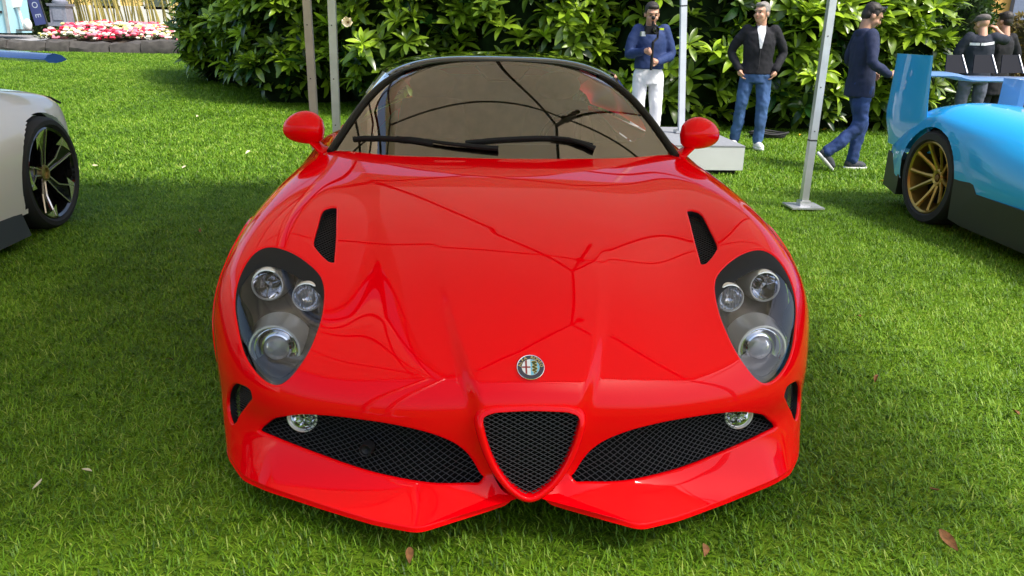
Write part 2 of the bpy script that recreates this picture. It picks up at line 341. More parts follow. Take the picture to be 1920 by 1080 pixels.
# --- control net: rows from under the front lip to the cowl, columns from the centre line to the side
NET = [
 # y  per column, then z, then x
 dict(x=[0,.12,.285,.40,.50,.60,.70,.79,.86,.895,.90], y=[.13,.09,.05,.09,.14,.195,.255,.33,.42,.56,.66], z=[.128,.110,.090,.089,.088,.086,.083,.075,.066,.066,.08]),
 dict(x=[0,.12,.285,.40,.50,.60,.70,.79,.86,.895,.90], y=[.115,.040,-.014,.025,.075,.13,.19,.265,.36,.50,.60], z=[.185,.136,.114,.113,.113,.111,.107,.098,.088,.088,.10]),
 dict(x=[0,.12,.235,.335,.435,.535,.64,.745,.83,.885,.895], y=[.135,.115,.115,.135,.17,.215,.27,.325,.40,.54,.62], z=[.215,.178,.170,.178,.185,.195,.205,.205,.195,.18,.14]),
 dict(x=[0,.12,.235,.34,.44,.54,.64,.74,.82,.88,.895], y=[.09,.09,.105,.13,.165,.21,.26,.325,.415,.56,.62], z=[.27,.265,.255,.25,.25,.25,.25,.245,.235,.22,.17]),
 dict(x=[0,.125,.24,.35,.45,.55,.65,.745,.825,.885,.90], y=[.075,.075,.09,.11,.145,.185,.235,.305,.405,.56,.62], z=[.385,.37,.34,.325,.318,.312,.305,.295,.28,.265,.19]),
 dict(x=[0,.13,.25,.36,.46,.56,.66,.755,.835,.895,.905], y=[.095,.10,.115,.135,.165,.205,.255,.32,.415,.57,.63], z=[.44,.425,.40,.385,.375,.37,.362,.352,.335,.31,.20]),
 dict(x=[0,.14,.26,.37,.47,.57,.67,.76,.84,.905,.915], y=[.16,.165,.18,.195,.215,.25,.295,.35,.44,.60,.66], z=[.505,.495,.475,.455,.44,.43,.425,.42,.40,.36,.20]),
 dict(x=[0,.14,.26,.37,.47,.57,.68,.78,.86,.92,.925], y=[.30,.30,.295,.29,.30,.33,.38,.43,.52,.66,.70], z=[.597,.592,.575,.548,.525,.515,.523,.522,.48,.40,.20]),
 dict(x=[0,.14,.27,.39,.49,.59,.70,.795,.88,.935,.93], y=[.47,.47,.47,.475,.49,.51,.54,.57,.63,.72,.75], z=[.665,.663,.65,.628,.608,.606,.648,.642,.55,.42,.20]),
 dict(x=[0,.14,.27,.40,.51,.61,.72,.83,.905,.943,.935], y=[.75]*11, z=[.733,.732,.725,.710,.690,.679,.702,.692,.60,.43,.20]),
 dict(x=[0,.14,.28,.41,.53,.64,.75,.85,.915,.947,.935], y=[1.0]*11, z=[.778,.777,.772,.760,.744,.735,.743,.728,.64,.44,.20]),
 dict(x=[0,.14,.28,.42,.55,.665,.77,.86,.915,.945,.935], y=[1.3]*11, z=[.818,.817,.813,.805,.79,.78,.785,.755,.66,.45,.20]),
 dict(x=[0,.14,.28,.42,.56,.68,.78,.86,.91,.935,.925], y=[1.62]*11, z=[.848,.848,.846,.842,.835,.826,.805,.755,.66,.45,.20]),
]
_wx = {0: (0, .002, .005, .008, .01), 1: (0, .002, .005, .01, .01), 10: (.005, .012, .026, .032, .032), 11: (0, .006, .012, .018, .02), 12: (0, 0, .004, .01, .012)}
for _r, _row in enumerate(NET):
    for _c, _d in zip(range(6, 11), _wx.get(_r, (.003, .018, .037, .042, .042))): _row['x'][_c] += _d
def bspl_weights(t, n):                                     # cubic B-spline rows for n nodes (n+2 controls)
    t = np.clip(np.asarray(t, float), 0, n-1-1e-9); i = t.astype(int); f = t-i
    Wt = np.zeros((len(t), n+2)); r = np.arange(len(t))
    Wt[r, i] = (1-f)**3/6; Wt[r, i+1] = (3*f**3-6*f**2+4)/6; Wt[r, i+2] = (-3*f**3+3*f**2+3*f+1)/6; Wt[r, i+3] = f**3/6
    return Wt
def fit_ctrl(n, lam):
    A = bspl_weights(np.arange(n), n); D = np.zeros((n-1, n+2))
    D = np.diff(np.eye(n+2), 3, axis=0)
    return np.linalg.solve(A.T@A + lam*D.T@D + 1e-9*np.eye(n+2), A.T)
for _c in range(11):
    for _k in 'xyz': NET[0][_k][_c] = NET[1][_k][_c]+.85*(NET[1][_k][_c]-NET[2][_k][_c])
NR, NC = len(NET), 11
full = np.zeros((NR, 2*NC-1, 3))
for r, row in enumerate(NET):
    for c in range(NC):
        full[r, NC-1+c] = (row['x'][c], row['y'][c], row['z'][c]); full[r, NC-1-c] = (-row['x'][c], row['y'][c], row['z'][c])
GV, GU = fit_ctrl(NR, .10), fit_ctrl(2*NC-1, .10)
CTRL = np.einsum('ar,rcd,bc->abd', GV, full, GU)
def sstep(a, b, x): t = np.clip((x-a)/(b-a), 0, 1); return t*t*(3-2*t)
def S0(u, v):
    Wv = bspl_weights(np.ravel(v), NR); Wu = bspl_weights(np.ravel(u)+NC-1, 2*NC-1)
    return np.einsum('na,abd,nb->nd', Wv, CTRL, Wu)
EDGE = []
for _l, _r, _y in (((940, 940), (1035, 938), .062), ((785, 990), (1200, 984), -.016), ((700, 972), (1275, 968), .040), ((600, 940), (1350, 942), .120), ((500, 905), (1450, 905), .215), ((455, 887), (1482, 885), .285)):
    _a, _b = aty(*_l, _y), aty(*_r, _y); EDGE.append(((_b[0]-_a[0])/2, _y, (_a[2]+_b[2])/2))
EDGE = np.array([(-.06, .062, EDGE[0][2]), (0, .12, EDGE[0][2]+.05)]+EDGE+[(.86, .36, .088), (.95, .5, .09)])
_ex = np.linspace(-.07, .96, 520); _k = np.hanning(45); _k /= _k.sum()
EDGE = np.stack([_ex[22:-22]]+[np.convolve(np.interp(_ex, EDGE[:, 0], EDGE[:, c]), _k, 'same')[22:-22] for c in (1, 2)], 1)
def S(u, v):                                                # body surface: u 0..10 centre to side, v 0..12 lip to cowl
    u = np.ravel(u).astype(float); v = np.ravel(v).astype(float); P = S0(u, v)
    ax = np.abs(P[:, 0]); wd = np.interp(v, [2, 3, 4, 5, 6, 7, 8, 9], [.07, .10, .135, .150, .180, .215, .245, .27])
    hh = np.interp(v, [2, 3, 4, 5, 6, 7, 8, 8.8], [.02, .028, .030, .028, .020, .010, .004, 0])
    k = 1-sstep(-.022, .018, ax-wd)
    P[:, 1] -= hh*k*.75; P[:, 2] += hh*k*.55*sstep(3.5, 5, v)
    # crisp splitter edge: straight runs between the inner tip, the low point and the corner
    lo = v < 2.2
    if lo.any():
        b = S0(u[lo], np.ones(lo.sum())); bx = np.abs(b[:, 0]); k2 = (1-sstep(1, 2.2, v[lo]))*(1-sstep(.80, .86, bx))
        P[lo, 1] += k2*(np.interp(bx, EDGE[:, 0], EDGE[:, 1])-b[:, 1]); P[lo, 2] += k2*(np.interp(bx, EDGE[:, 0], EDGE[:, 2])-b[:, 2])
    return P
def Sn(u, v, e=.02):
    a = S(u+e, v)-S(u-e, v); b = S(u, np.minimum(v+e, 11.999))-S(u, np.maximum(v-e, 0)); n = np.cross(a, b)
    return n/np.linalg.norm(n, axis=1, keepdims=True)
_gu, _gv = np.meshgrid(np.linspace(0, 10, 420), np.linspace(1, 12, 480)); _gu = _gu.ravel(); _gv = _gv.ravel()
_P = S(_gu, _gv); _N = Sn(_gu, _gv)
_uvt = {}
for sgn in (1, -1):
    Pm = _P*[sgn, 1, 1]; Nm = _N*[sgn, 1, 1]
    vis = np.einsum('nd,nd->n', Nm, CP-Pm) > 0
    _uvt[sgn] = (proj(Pm)[vis], np.stack([_gu[vis], _gv[vis]], 1), np.linalg.norm(Pm[vis]-CP, axis=1))
def px_uv(px, sgn):                                         # photo points to surface parameters (nearest sample, then Newton)
    Q, UV, D = _uvt[sgn]; m = np.array([sgn, 1, 1]); out = []
    for p in px:
        d2 = ((Q-p)**2).sum(1); k = np.argsort(d2)[:6]; k = k[D[k] < D[k].min()+.08]; uv = UV[k[0]].copy()
        for it in range(4):
            e = .02; q = np.array([[uv[0], uv[1]], [uv[0]+e, uv[1]], [uv[0], uv[1]+e]]); pr = proj(S(q[:, 0], q[:, 1])*m)
            J = np.stack([(pr[1]-pr[0])/e, (pr[2]-pr[0])/e], 1); J = J.T@J + np.eye(2)*30, J.T@(np.array(p)-pr[0])
            uv += np.clip(np.linalg.solve(*J), -.12, .12)
        out.append(uv)
    return np.array(out)
def both(L, R, n):                                          # outline traced on the left and right lamp etc., averaged
    a = px_uv(L, -1); b = px_uv(R, 1); return closed_spline((a+b)/2, n)
HL_L = [(511,462),(549,470),(581,493),(605,523),(609,552),(603,595),(592,633),(576,668),(554,700),(533,720),(514,725),(493,715),(471,689),(452,654),(443,611),(438,571),(441,531),(455,496),(479,471)]
HL_R = [(1435,467),(1401,473),(1368,490),(1344,512),(1339,541),(1345,579),(1358,611),(1376,650),(1398,684),(1417,708),(1435,720),(1454,714),(1473,694),(1485,665),(1492,625),(1494,584),(1489,549),(1478,517),(1460,485)]
VT_L = [(630,389),(622,388),(608,391),(601,401),(594,426),(588,453),(589,462),(599,475),(612,487),(624,493),(627,480),(630,448),(631,415)]
VT_R = [(1288,393),(1296,393),(1309,397),(1317,405),(1328,426),(1343,454),(1344,463),(1336,478),(1327,489),(1317,496),(1313,489),(1302,448),(1295,418)]
SV_L = [(445,723),(457,727),(473,742),(461,763),(449,781),(440,799),(431,784),(429,758),(434,734)]
SV_R = [(1497,718),(1485,724),(1475,733),(1480,748),(1488,765),(1494,783),(1500,759),(1502,736),(1501,724)]
MO_L = [(482,806),(497,793),(520,782),(560,777),(610,779),(660,782),(720,789),(780,801),(830,817),(865,838),(885,862),(898,886),(906,903),(860,906),(800,907),(740,900),(690,890),(640,873),(590,853),(540,832),(505,817)]
MO_R = [(1456,802),(1448,792),(1430,780),(1395,774),(1350,776),(1300,785),(1240,797),(1180,813),(1130,833),(1105,850),(1088,868),(1075,886),(1066,901),(1110,903),(1170,898),(1230,886),(1280,872),(1330,855),(1380,836),(1420,820),(1440,811)]
GR_R = [(994,772),(1040,774),(1068,777),(1084,788),(1080,815),(1068,850),(1050,885),(1025,915),(994,932)]
O_HL = both(HL_L, HL_R, 90); O_VT = both(VT_L, VT_R, 60); O_SV = both(SV_L, SV_R, 44); O_MO = both(MO_L, MO_R, 130)
GR_L = [(994,772),(950,773),(925,775),(905,785),(909,815),(920,850),(938,885),(963,915),(994,932)]
_a = px_uv(GR_R, 1); _b = px_uv(GR_L, -1); _g = (_a+_b)/2; _g[0, 0] = 0; _g[-1, 0] = 0
_gf = np.vstack([_g, _g[-2:0:-1]*[-1, 1]]); O_GR = closed_spline(_gf, 96)      # whole shield, both sides of the centre
def half_poly(P):                                           # right half of a symmetric outline
    return P
print('HL uv', O_HL.min(0), O_HL.max(0), 'MO', O_MO.min(0), O_MO.max(0), 'VT', O_VT.min(0), O_VT.max(0), 'SV', O_SV.min(0), O_SV.max(0), 'GR', O_GR.min(0), O_GR.max(0))

def grow(P, d):
    Pw = S(P[:, 0], P[:, 1]); e = .03; Ju = (S(P[:, 0]+e, P[:, 1])-S(P[:, 0]-e, P[:, 1]))/(2*e); Jv = (S(P[:, 0], P[:, 1]+e)-S(P[:, 0], P[:, 1]-e))/(2*e)
    N = np.cross(Ju, Jv); N /= np.linalg.norm(N, axis=1, keepdims=True); tn = np.roll(Pw, -1, 0)-np.roll(Pw, 1, 0); tn /= np.linalg.norm(tn, axis=1, keepdims=True)
    o_ = np.cross(tn, N); o_ *= np.sign(np.einsum('nd,nd->n', o_, Pw-Pw.mean(0)).mean()); out = P.copy()
    for i in range(len(P)): out[i] += np.linalg.lstsq(np.stack([Ju[i], Jv[i]], 1), o_[i]*d, rcond=None)[0]
    return closed_spline(out[::2], len(P))
O_MO = grow(O_MO, .006); O_VT = grow(O_VT, .005); O_SV = grow(O_SV, .011); O_HL = grow(O_HL, .003); O_GR = grow(O_GR, .016); O_GR[:, 0] = (O_GR[:, 0]-np.interp(0, [0], [0]))
O_MOIN = grow(O_MO, -.008)
# --- triangulate the whole body in (u, v), openings as constraints
holes = {'hl': O_HL, 'vt': O_VT, 'sv': O_SV, 'mo': O_MO}
loops = []
for k, P in holes.items(): loops.append((k, 1, P)); loops.append((k, -1, P*[-1, 1]))
loops.append(('gr', 0, O_GR))
du, dv = 1/13., 1/15.
gu, gv = np.meshgrid(np.linspace(-10, 10, int(20/du)+1), np.linspace(1, 12, int(11/dv)+1)); G = np.stack([gu.ravel(), gv.ravel()], 1)
SC = np.array([.1, .075])                                   # rough metres per unit, for distances
keep = np.ones(len(G), bool)
for k, s, P in loops:
    lo, hi = P.min(0)-.2, P.max(0)+.2
    idx = np.where(((G > lo) & (G < hi)).all(1))[0]
    d = np.sqrt(((((G[idx, None]-P[None])*SC)**2).sum(2)).min(1)); keep[idx[d < .0035]] = False
G = G[keep]; vs = [Vector(p) for p in G]; es = []
for k, s, P in loops:
    b = len(vs); vs += [Vector(p) for p in P]; es += [(b+i, b+(i+1) % len(P)) for i in range(len(P))]
rv, re, rf, ov, oe, of = delaunay_2d_cdt(vs, es, [], 0, 1e-6)
UV = np.array([tuple(v) for v in rv]); T = np.array([tuple(f) for f in rf])
cent = UV[T].mean(1); ar = np.cross(UV[T[:, 1]]-UV[T[:, 0]], UV[T[:, 2]]-UV[T[:, 0]]); T[ar < 0] = T[ar < 0][:, ::-1]
inside = {}
drop = np.zeros(len(T), bool)
for k, s, P in loops:
    i = in_poly(cent, P); inside[(k, s)] = i; drop |= i
XYZ = S(UV[:, 0], UV[:, 1])
tc = XYZ[T].mean(1)
ARCH_Y, ARCH_Z, ARCH_R = 1.0, .325, .345
drop |= (np.abs(tc[:, 0]) > .80) & ((tc[:, 1]-ARCH_Y)**2+(tc[:, 2]-ARCH_Z)**2 < ARCH_R**2)
def sub_mesh(V, T):
    u, inv = np.unique(T, return_inverse=True); return V[u], inv.reshape(T.shape)
def lip(P, rad, deep, sgn, steps=5, inward=None):
    """rolled edge of an opening: a quarter round of radius rad, then a wall going deep below the surface"""
    Pw = S(P[:, 0], P[:, 1]); N = Sn(P[:, 0], P[:, 1]); n = len(P)
    tan = np.roll(Pw, -1, 0)-np.roll(Pw, 1, 0); tan /= np.linalg.norm(tan, axis=1, keepdims=True)
    inn = np.cross(N, tan); c = Pw.mean(0)
    if np.einsum('nd,nd->n', inn, c-Pw).mean() < 0: inn = -inn
    rings = [Pw]
    for a in np.linspace(0, PI/2, steps+1)[1:]:
        rings.append(Pw + inn*rad*math.sin(a) - N*rad*(1-math.cos(a)))
    rings.append(rings[-1] - N*deep*.5); rings.append(rings[-1] - N*deep*.5)
    nr = steps+1; V = np.vstack(rings); F = []
    flip = np.einsum('nd,nd->n', np.cross(tan, N), inn).mean() > 0
    for i in range(len(rings)-1):
        for k in range(n):
            f = (i*n+k, i*n+(k+1) % n, (i+1)*n+(k+1) % n, (i+1)*n+k); F.append(f if flip else f[::-1])
    return V[:nr*n], F[:(nr-1)*n], V[(nr-1)*n:], [tuple(i-(nr-1)*n for i in f) for f in F[(nr-1)*n:]], rings[-1], N, inn
BV, BT = sub_mesh(XYZ, T[~drop])
BV = list(map(tuple, BV)); BF = [tuple(t) for t in BT]
def weld(o, d=.0004):
    bm = bmesh.new(); bm.from_mesh(o.data); bmesh.ops.remove_doubles(bm, verts=bm.verts, dist=d); bm.to_mesh(o.data); bm.free(); o.data.update()
LIPS = {}; TRIMS = []
for k, s, P in loops:
    rad, deep = {'hl': (.006, .012), 'vt': (.006, .02), 'sv': (.008, .02), 'mo': (.009, .02), 'gr': (.010, .02)}[k]
    V, F, V2, F2, last, N, inn = lip(P, rad, deep, s); LIPS[(k, s)] = (last, N, inn); TRIMS.append((V2, F2))
    if k == 'gr': continue
    o = len(BV); BV += list(map(tuple, V)); BF += [tuple(i+o for i in f) for f in F]
# front lip: small rounded edge, a thin face and the underside
_uu = np.linspace(-10, 10, int(20/du)+1); _uu = _uu[np.abs(_uu) < 9.4]; NU_ = len(_uu); _e = S(_uu, np.ones(NU_)); _n = Sn(_uu, np.ones(NU_)+.02); _dn = np.array([0, .0, -1.0])
_fw = _e-S(_uu, np.full(NU_, 1.15)); _fw /= np.linalg.norm(_fw, axis=1, keepdims=True)
_kk = np.hanning(41); _kk /= _kk.sum()
for _q in (_fw, _n):
    for _c in range(3): _q[:, _c] = np.convolve(np.pad(_q[:, _c], 20, 'edge'), _kk, 'valid')
    _q /= np.linalg.norm(_q, axis=1, keepdims=True)
_rg = [_e, _e+_fw*.003-_n*.001, _e+_fw*.005-_n*.005, _e+_fw*.004+_dn*.013, _e-_fw*.003+_dn*.016, _e+np.array([0, .15, -.014])]
for i in range(len(_rg)-1):
    o = len(BV); BV += list(map(tuple, _rg[i]))+list(map(tuple, _rg[i+1])); BF += [(o+k+1, o+k, o+NU_+k, o+NU_+k+1) for k in range(NU_-1)]
shell = mesh_obj('front_body', BV, BF, M_RED, red_car); weld(shell); shell.data.set_sharp_from_angle(angle=math.radians(50))
for V2, F2 in TRIMS: mesh_obj('opening_trim', V2, F2, M_BLACK, red_car)
# --- meshes behind the openings
def inside_tris(k, s): return sub_mesh(UV, T[inside[(k, s)]])
def off_surface(uv, depth, direction=None):
    P = S(uv[:, 0], uv[:, 1])
    if direction is None: return P - Sn(uv[:, 0], uv[:, 1])*np.asarray(depth).reshape(-1, 1)
    return P + np.asarray(direction)[None]*np.asarray(depth).reshape(-1, 1)
def wire_panel(name, k, s, P, depth_fn, pitch, ang, wire_r, parent):
    uvT, tt = inside_tris(k, s)
    back = off_surface(uvT, depth_fn(uvT)+.018)
    panel = mesh_obj(name, back, tt, M_VOID, parent)
    mpu, mpv = .105, .072 if k in ('mo', 'gr') else .075
    if k == 'vt': mpv = .27
    Q = (O_MOIN*[s, 1] if k == 'mo' else P)*[mpu, mpv]; lo, hi = Q.min(0), Q.max(0); c = (lo+hi)/2; R = np.linalg.norm(hi-lo)/2+.01; mb = MB()
    for a in ang:
        d = np.array([math.cos(a), math.sin(a)]); nrm = np.array([-d[1], d[0]])
        for o in np.arange(-R, R, pitch):
            L = c+nrm*o+np.linspace(-R, R, int(2*R/.008)+2)[:, None]*d; ins = in_poly(L, Q)
            if ins.sum() < 2: continue
            idx = np.where(ins)[0]
            for run in np.split(idx, np.where(np.diff(idx) > 1)[0]+1):
                if len(run) < 2: continue
                run = np.r_[max(run[0]-1, 0), run, min(run[-1]+1, len(L)-1)]
                uv = L[run]/[mpu, mpv]; W3 = off_surface(uv, depth_fn(uv))
                mb.tube(W3, wire_r, n=4, cap=False)
    w_ = mb.obj('wire_mesh', M_WIRE, panel, True, None)
    return panel
for s in (1, -1):
    P = O_MO*[s, 1]
    wire_panel('side_grille', 'mo', s, P, lambda q: .014+.038*sstep(2.2, 3.8, q[:, 1]), .0105, (math.radians(28), math.radians(-28)), .0010, red_car)
    P = O_VT*[s, 1]
    wire_panel('bonnet_vent', 'vt', s, P, lambda q: .024+0*q[:, 1], .011, (math.radians(35*s), math.radians(-55*s)), .0010, red_car)
    P = O_SV*[s, 1]
    wire_panel('side_vent', 'sv', s, P, lambda q: .022+0*q[:, 1], .012, (0.0,), .0016, red_car)

# --- shield frame: a rounded ring swept round the shield, coming to a keel below it
PL0, PLN = np.array([0, .040, .39]), np.array([0, -1.0, .10]); PLN /= np.linalg.norm(PLN)
def on_plane(px): d = ray(*px); return CP+d*np.dot(PL0-CP, PLN)/np.dot(d, PLN)
hf = np.array([(on_plane(r_)*[1, 1, 1]+on_plane(l_)*[-1, 1, 1])/2 for r_, l_ in zip(GR_R, GR_L)]); hf[0, 0] = 0; hf[-1, 0] = 0
_w = closed_spline(np.vstack([hf, hf[-2:0:-1]*[-1, 1, 1]]), 160); Pw = _w; n = len(Pw)
tan = np.roll(Pw, -1, 0)-np.roll(Pw, 1, 0); tan /= np.linalg.norm(tan, axis=1, keepdims=True); outw = np.cross(tan, PLN); outw *= np.sign(np.einsum('nd,nd->n', outw, Pw-Pw.mean(0)).mean())
for it in range(6): outw = (np.roll(outw, 1, 0)+outw*2+np.roll(outw, -1, 0)); outw /= np.linalg.norm(outw, axis=1, keepdims=True)
cz = (Pw[:, 2]-Pw[:, 2].min())/(Pw[:, 2].max()-Pw[:, 2].min()); wtop = sstep(.80, .99, cz); V = []
prof = [(.000, -.030), (.000, -.006), (.0015, -.001), (.005, .002), (.009, .0025), (.0145, .000), (.019, -.007), (.022, -.018), (.026, -.05)]
for o_, h_ in prof: V.append(Pw + outw*(o_*(1-.25*wtop))[:, None] + PLN*(h_-.012*wtop*(o_ > .004))[:, None])
F = [(i*n+k, i*n+(k+1) % n, (i+1)*n+(k+1) % n, (i+1)*n+k) for i in range(len(prof)-1) for k in range(n)]
bk = Pw-PLN*.030+outw*.012; grille = mesh_obj('shield_grille', np.vstack([bk.mean(0)[None], bk]), [(0, 1+k, 1+(k+1) % n) for k in range(n)], M_VOID, red_car, False)
e2 = np.cross([1.0, 0, 0], PLN); e2 = e2 if e2[2] > 0 else -e2; Q = np.stack([Pw[:, 0], (Pw-PL0)@e2], 1); mb = MB(); cq = (Q.min(0)+Q.max(0))/2
for a_ in (math.radians(28), math.radians(-28)):
    d_ = np.array([math.cos(a_), math.sin(a_)]); nn_ = np.array([-d_[1], d_[0]])
    for o_ in np.arange(-.2, .2, .0105):
        L = cq+nn_*o_+np.linspace(-.2, .2, 90)[:, None]*d_; ins = np.where(in_poly(L, Q*1.0))[0]
        if len(ins) < 2: continue
        q = L[[max(ins[0]-1, 0), ins[len(ins)//2], min(ins[-1]+1, 89)]]; mb.tube([PL0-PLN*.016+np.array([1.0, 0, 0])*u_+e2*v_ for u_, v_ in q], .0010, 4, cap=False)
mb.obj('wire_mesh', M_WIRE, grille, True, None)
frm = mesh_obj('grille_frame', np.vstack(V), F, M_RED, grille)
bm = bmesh.new(); bm.from_mesh(frm.data); bmesh.ops.recalc_face_normals(bm, faces=bm.faces); bm.to_mesh(frm.data); bm.free()

# --- tow-hook hole and fog lamps
def fog(cx, cy, cz, s):
    M = frame_to((0.10*s, -1, .06), (cx, cy, cz)); r = .044
    f = MB().lathe([(r*.80, -.05), (r*.98, -.05), (r*.98, -.004), (r*.97, .002), (r*.90, .003), (r*.83, .000), (r*.80, -.006)], 40, M).obj('fog_lamp', M_SATIN, red_car)
    MB().lathe([(.0005, -.022), (r*.5, -.020), (r*.80, -.008)], 40, M).obj('reflector', M_CHROME, f)
    for q in range(4):
        a = PI/4+q*PI/2; c_ = (r*.40*math.cos(a), r*.40*math.sin(a))
        Mq = M @ Matrix.Translation((c_[0], c_[1], 0))
        MB().lathe([(.0005, -.016), (.008, -.012), (.0135, -.004), (.0145, -.006), (.0145, -.02)], 20, Mq).obj('led_cup', M_CHROME, f)
        MB().lathe([(.0002, -.006), (.004, -.0075), (.006, -.013)], 16, Mq).obj('led_lens', M_LAMPGLASS, f)
    MB().lathe([(.0005, .0015), (r*.5, .0008), (r*.82, -.002)], 40, M).obj('glass', M_COVER, f)
    MB().lathe([(r*1.0, .0), (r*1.08, -.004), (r*1.25, -.03), (r*1.4, -.08)], 40, M).obj('pod', M_BLACK, f)
def pair_pt(l, r, y):
    a, b = aty(*l, y), aty(*r, y); return (b[0]-a[0])/2, (a[2]+b[2])/2
fx, fz = pair_pt((564, 783), (1383, 779), .275)
for s in (1, -1): fog(s*fx, .275, fz, s)
th = aty(690, 829, .215)
MB().lathe([(.014, 0), (.0165, .002), (.018, -.002), (.018, -.03), (.0145, -.03), (.013, -.004), (.0005, -.012)], 24, frame_to((-.2, -1, .1), (th[0], .155, th[2]+.008))).obj('tow_hook_cover', M_BLACK, red_car)

# --- headlamps
def headlamp(s):
    P = O_HL*[s, 1]; last, N, inn = LIPS[('hl', s)]
    uvT, tt = inside_tris('hl', s)
    cen = np.array([P[:, 0].mean(), P[:, 1].mean()])
    # bowl floor follows the outline, pushed straight back
    q = cen+(uvT-cen)*.93; edge = np.clip(np.linalg.norm((uvT-cen)/(np.abs(P-cen).max(0)), axis=1), 0, 1)
    dep = .050+.100*(1-sstep(.55, 1.0, edge))
    fl = off_surface(q, dep, (0, 1, -.12))
    nP = len(P); wallA = last; bp = cen+(P-cen)*.93; wallB = off_surface(bp, np.full(nP, .047), (0, 1, -.12))
    V = list(map(tuple, fl)); F = [tuple(t) for t in tt]; o = len(V); V += list(map(tuple, wallA))+list(map(tuple, wallB))
    for k in range(nP):
        f = (o+k, o+(k+1) % nP, o+nP+(k+1) % nP, o+nP+k); F.append(f)
    h = mesh_obj('headlamp', V, F, M_BOWL, red_car)
    # black gasket with the deep brow strip at the top
    vmin, vmax = P[:, 1].min(), P[:, 1].max(); wt = sstep(.50, 1.0, (P[:, 1]-vmin)/(vmax-vmin))
    A_ = cen+(P-cen)*.995; B_ = cen+(P-cen)*.965; B_ = B_-np.stack([0*wt, .40*wt], 1)
    C_ = cen+(B_-cen)*.985
    R_ = [off_surface(A_, np.full(nP, .0035)), off_surface(B_, np.full(nP, .0030)), off_surface(C_, np.full(nP, .0060))]
    F = [(i*nP+k, i*nP+(k+1) % nP, (i+1)*nP+(k+1) % nP, (i+1)*nP+k) for i in range(2) for k in range(nP)]
    mesh_obj('gasket', np.vstack(R_), F, M_BLACK, h)
    mesh_obj('lens_cover', off_surface(uvT, np.full(len(uvT), .0055)), tt, M_COVER, h)
    # side marker, a black curved panel at the outer edge
    mk = [(443,556),(454,566),(465,582),(471,600),(469,618),(461,634),(453,648),(446,625),(442,590)]
    mu = closed_spline(px_uv(mk, -1)*[s, 1], 40); c_ = mu.mean(0)
    ctr = off_surface(c_[None], .0075); ring = off_surface(mu, np.full(40, .0075))
    mesh_obj('side_marker', np.vstack([ctr, ring]), [(0, 1+k, 1+(k+1) % 40) for k in range(40)], M_GLOSSBLACK, h)
    # three lamps in satin barrels
    for l, r, rad, big in (((517, 657), (1431, 655), .076, True), ((501, 534), (1434, 538), .049, False), ((575, 558), (1369, 558), .044, None)):
        ul = px_uv([l], -1)[0]; ur = px_uv([r], 1)[0]; uu = (ul+ur)/2; ps = S(uu[:1], uu[1:])[0]
        yy = ps[1]+rad*.84+.006; x_, z_ = pair_pt(l, r, yy)
        M = frame_to((0.04*s, -1, .10), (x_*s, yy, z_))
        b = MB().lathe([(rad*1.25, -.075), (rad*1.08, -.035), (rad*1.0, -.004), (rad*.97, .001), (rad*.90, .0015), (rad*.86, -.003)], 48, M).obj('lamp_barrel', M_SATIN, h)
        if big:
            MB().lathe([(rad*.86, -.003), (rad*.80, -.010), (rad*.78, -.012), (rad*.62, -.024), (rad*.58, -.022)], 48, M).obj('lamp_reflector', M_CHROME, b) if False else None
            MB().lathe([(rad*.86, -.003), (rad*.78, -.012), (rad*.76, -.010), (rad*.73, -.013), (rad*.60, -.030), (rad*.52, -.034)], 48, M).obj('reflector', M_CHROME, h)
            MB().lathe([(.0004, .000), (rad*.2, -.002), (rad*.38, -.008), (rad*.50, -.020), (rad*.53, -.034)], 40, M).obj('projector_lens', M_LAMPGLASS, h)
            MB().lathe([(rad*.50, -.018), (rad*.555, -.020), (rad*.56, -.036)], 40, M).obj('lens_ring', M_CHROME, h)
            MB().lathe([(.0004, -.052), (rad*.55, -.050)], 32, M).obj('lens_back', M_DARKCHROME, h)
        elif big is False:
            MB().lathe([(rad*.86, -.003), (rad*.75, -.018), (rad*.5, -.034), (rad*.2, -.044), (.0004, -.046)], 40, M).obj('reflector', M_CHROME, h)
            MB().lathe([(.0004, -.008), (rad*.22, -.010), (rad*.26, -.020), (rad*.2, -.044)], 20, M).obj('bulb_shield', M_DARKCHROME, h)
            mbx = MB()
            for a in (0.3, 2.4, 4.5): mbx.tube([M @ Vector((rad*.24*math.cos(a), rad*.24*math.sin(a), -.016)), M @ Vector((rad*.8*math.cos(a), rad*.8*math.sin(a), -.014))], .0022, 6)
            mbx.obj('shield_arm', M_DARKCHROME, h)
        else:
            MB().lathe([(rad*.86, -.003), (rad*.7, -.016), (rad*.4, -.026), (.0004, -.028)], 40, M).obj('reflector', M_CHROME, h)
            V = []; F = []; nn = 29
            for i in range(nn):
                for j in range(nn):
                    x = (i/(nn-1)*2-1); y = (j/(nn-1)*2-1); d = math.hypot(x, y); k_ = max(abs(x), abs(y))/d if d > 0 else 1
                    x *= k_; y *= k_; V.append(M @ Vector((x*rad*.87, y*rad*.87, -.001-.004*math.hypot(x, y)+.0012*math.cos(x*26))))
            for i in range(nn-1):
                for j in range(nn-1): F.append((i*nn+j, (i+1)*nn+j, (i+1)*nn+j+1, i*nn+j+1))
            mesh_obj('ribbed_lens', V, F, M_LAMPGLASS, h)
M_DARKCHROME = mat('dark_chrome', (.25, .25, .26), rough=.15, metal=1.0)
for s in (1, -1): headlamp(s)

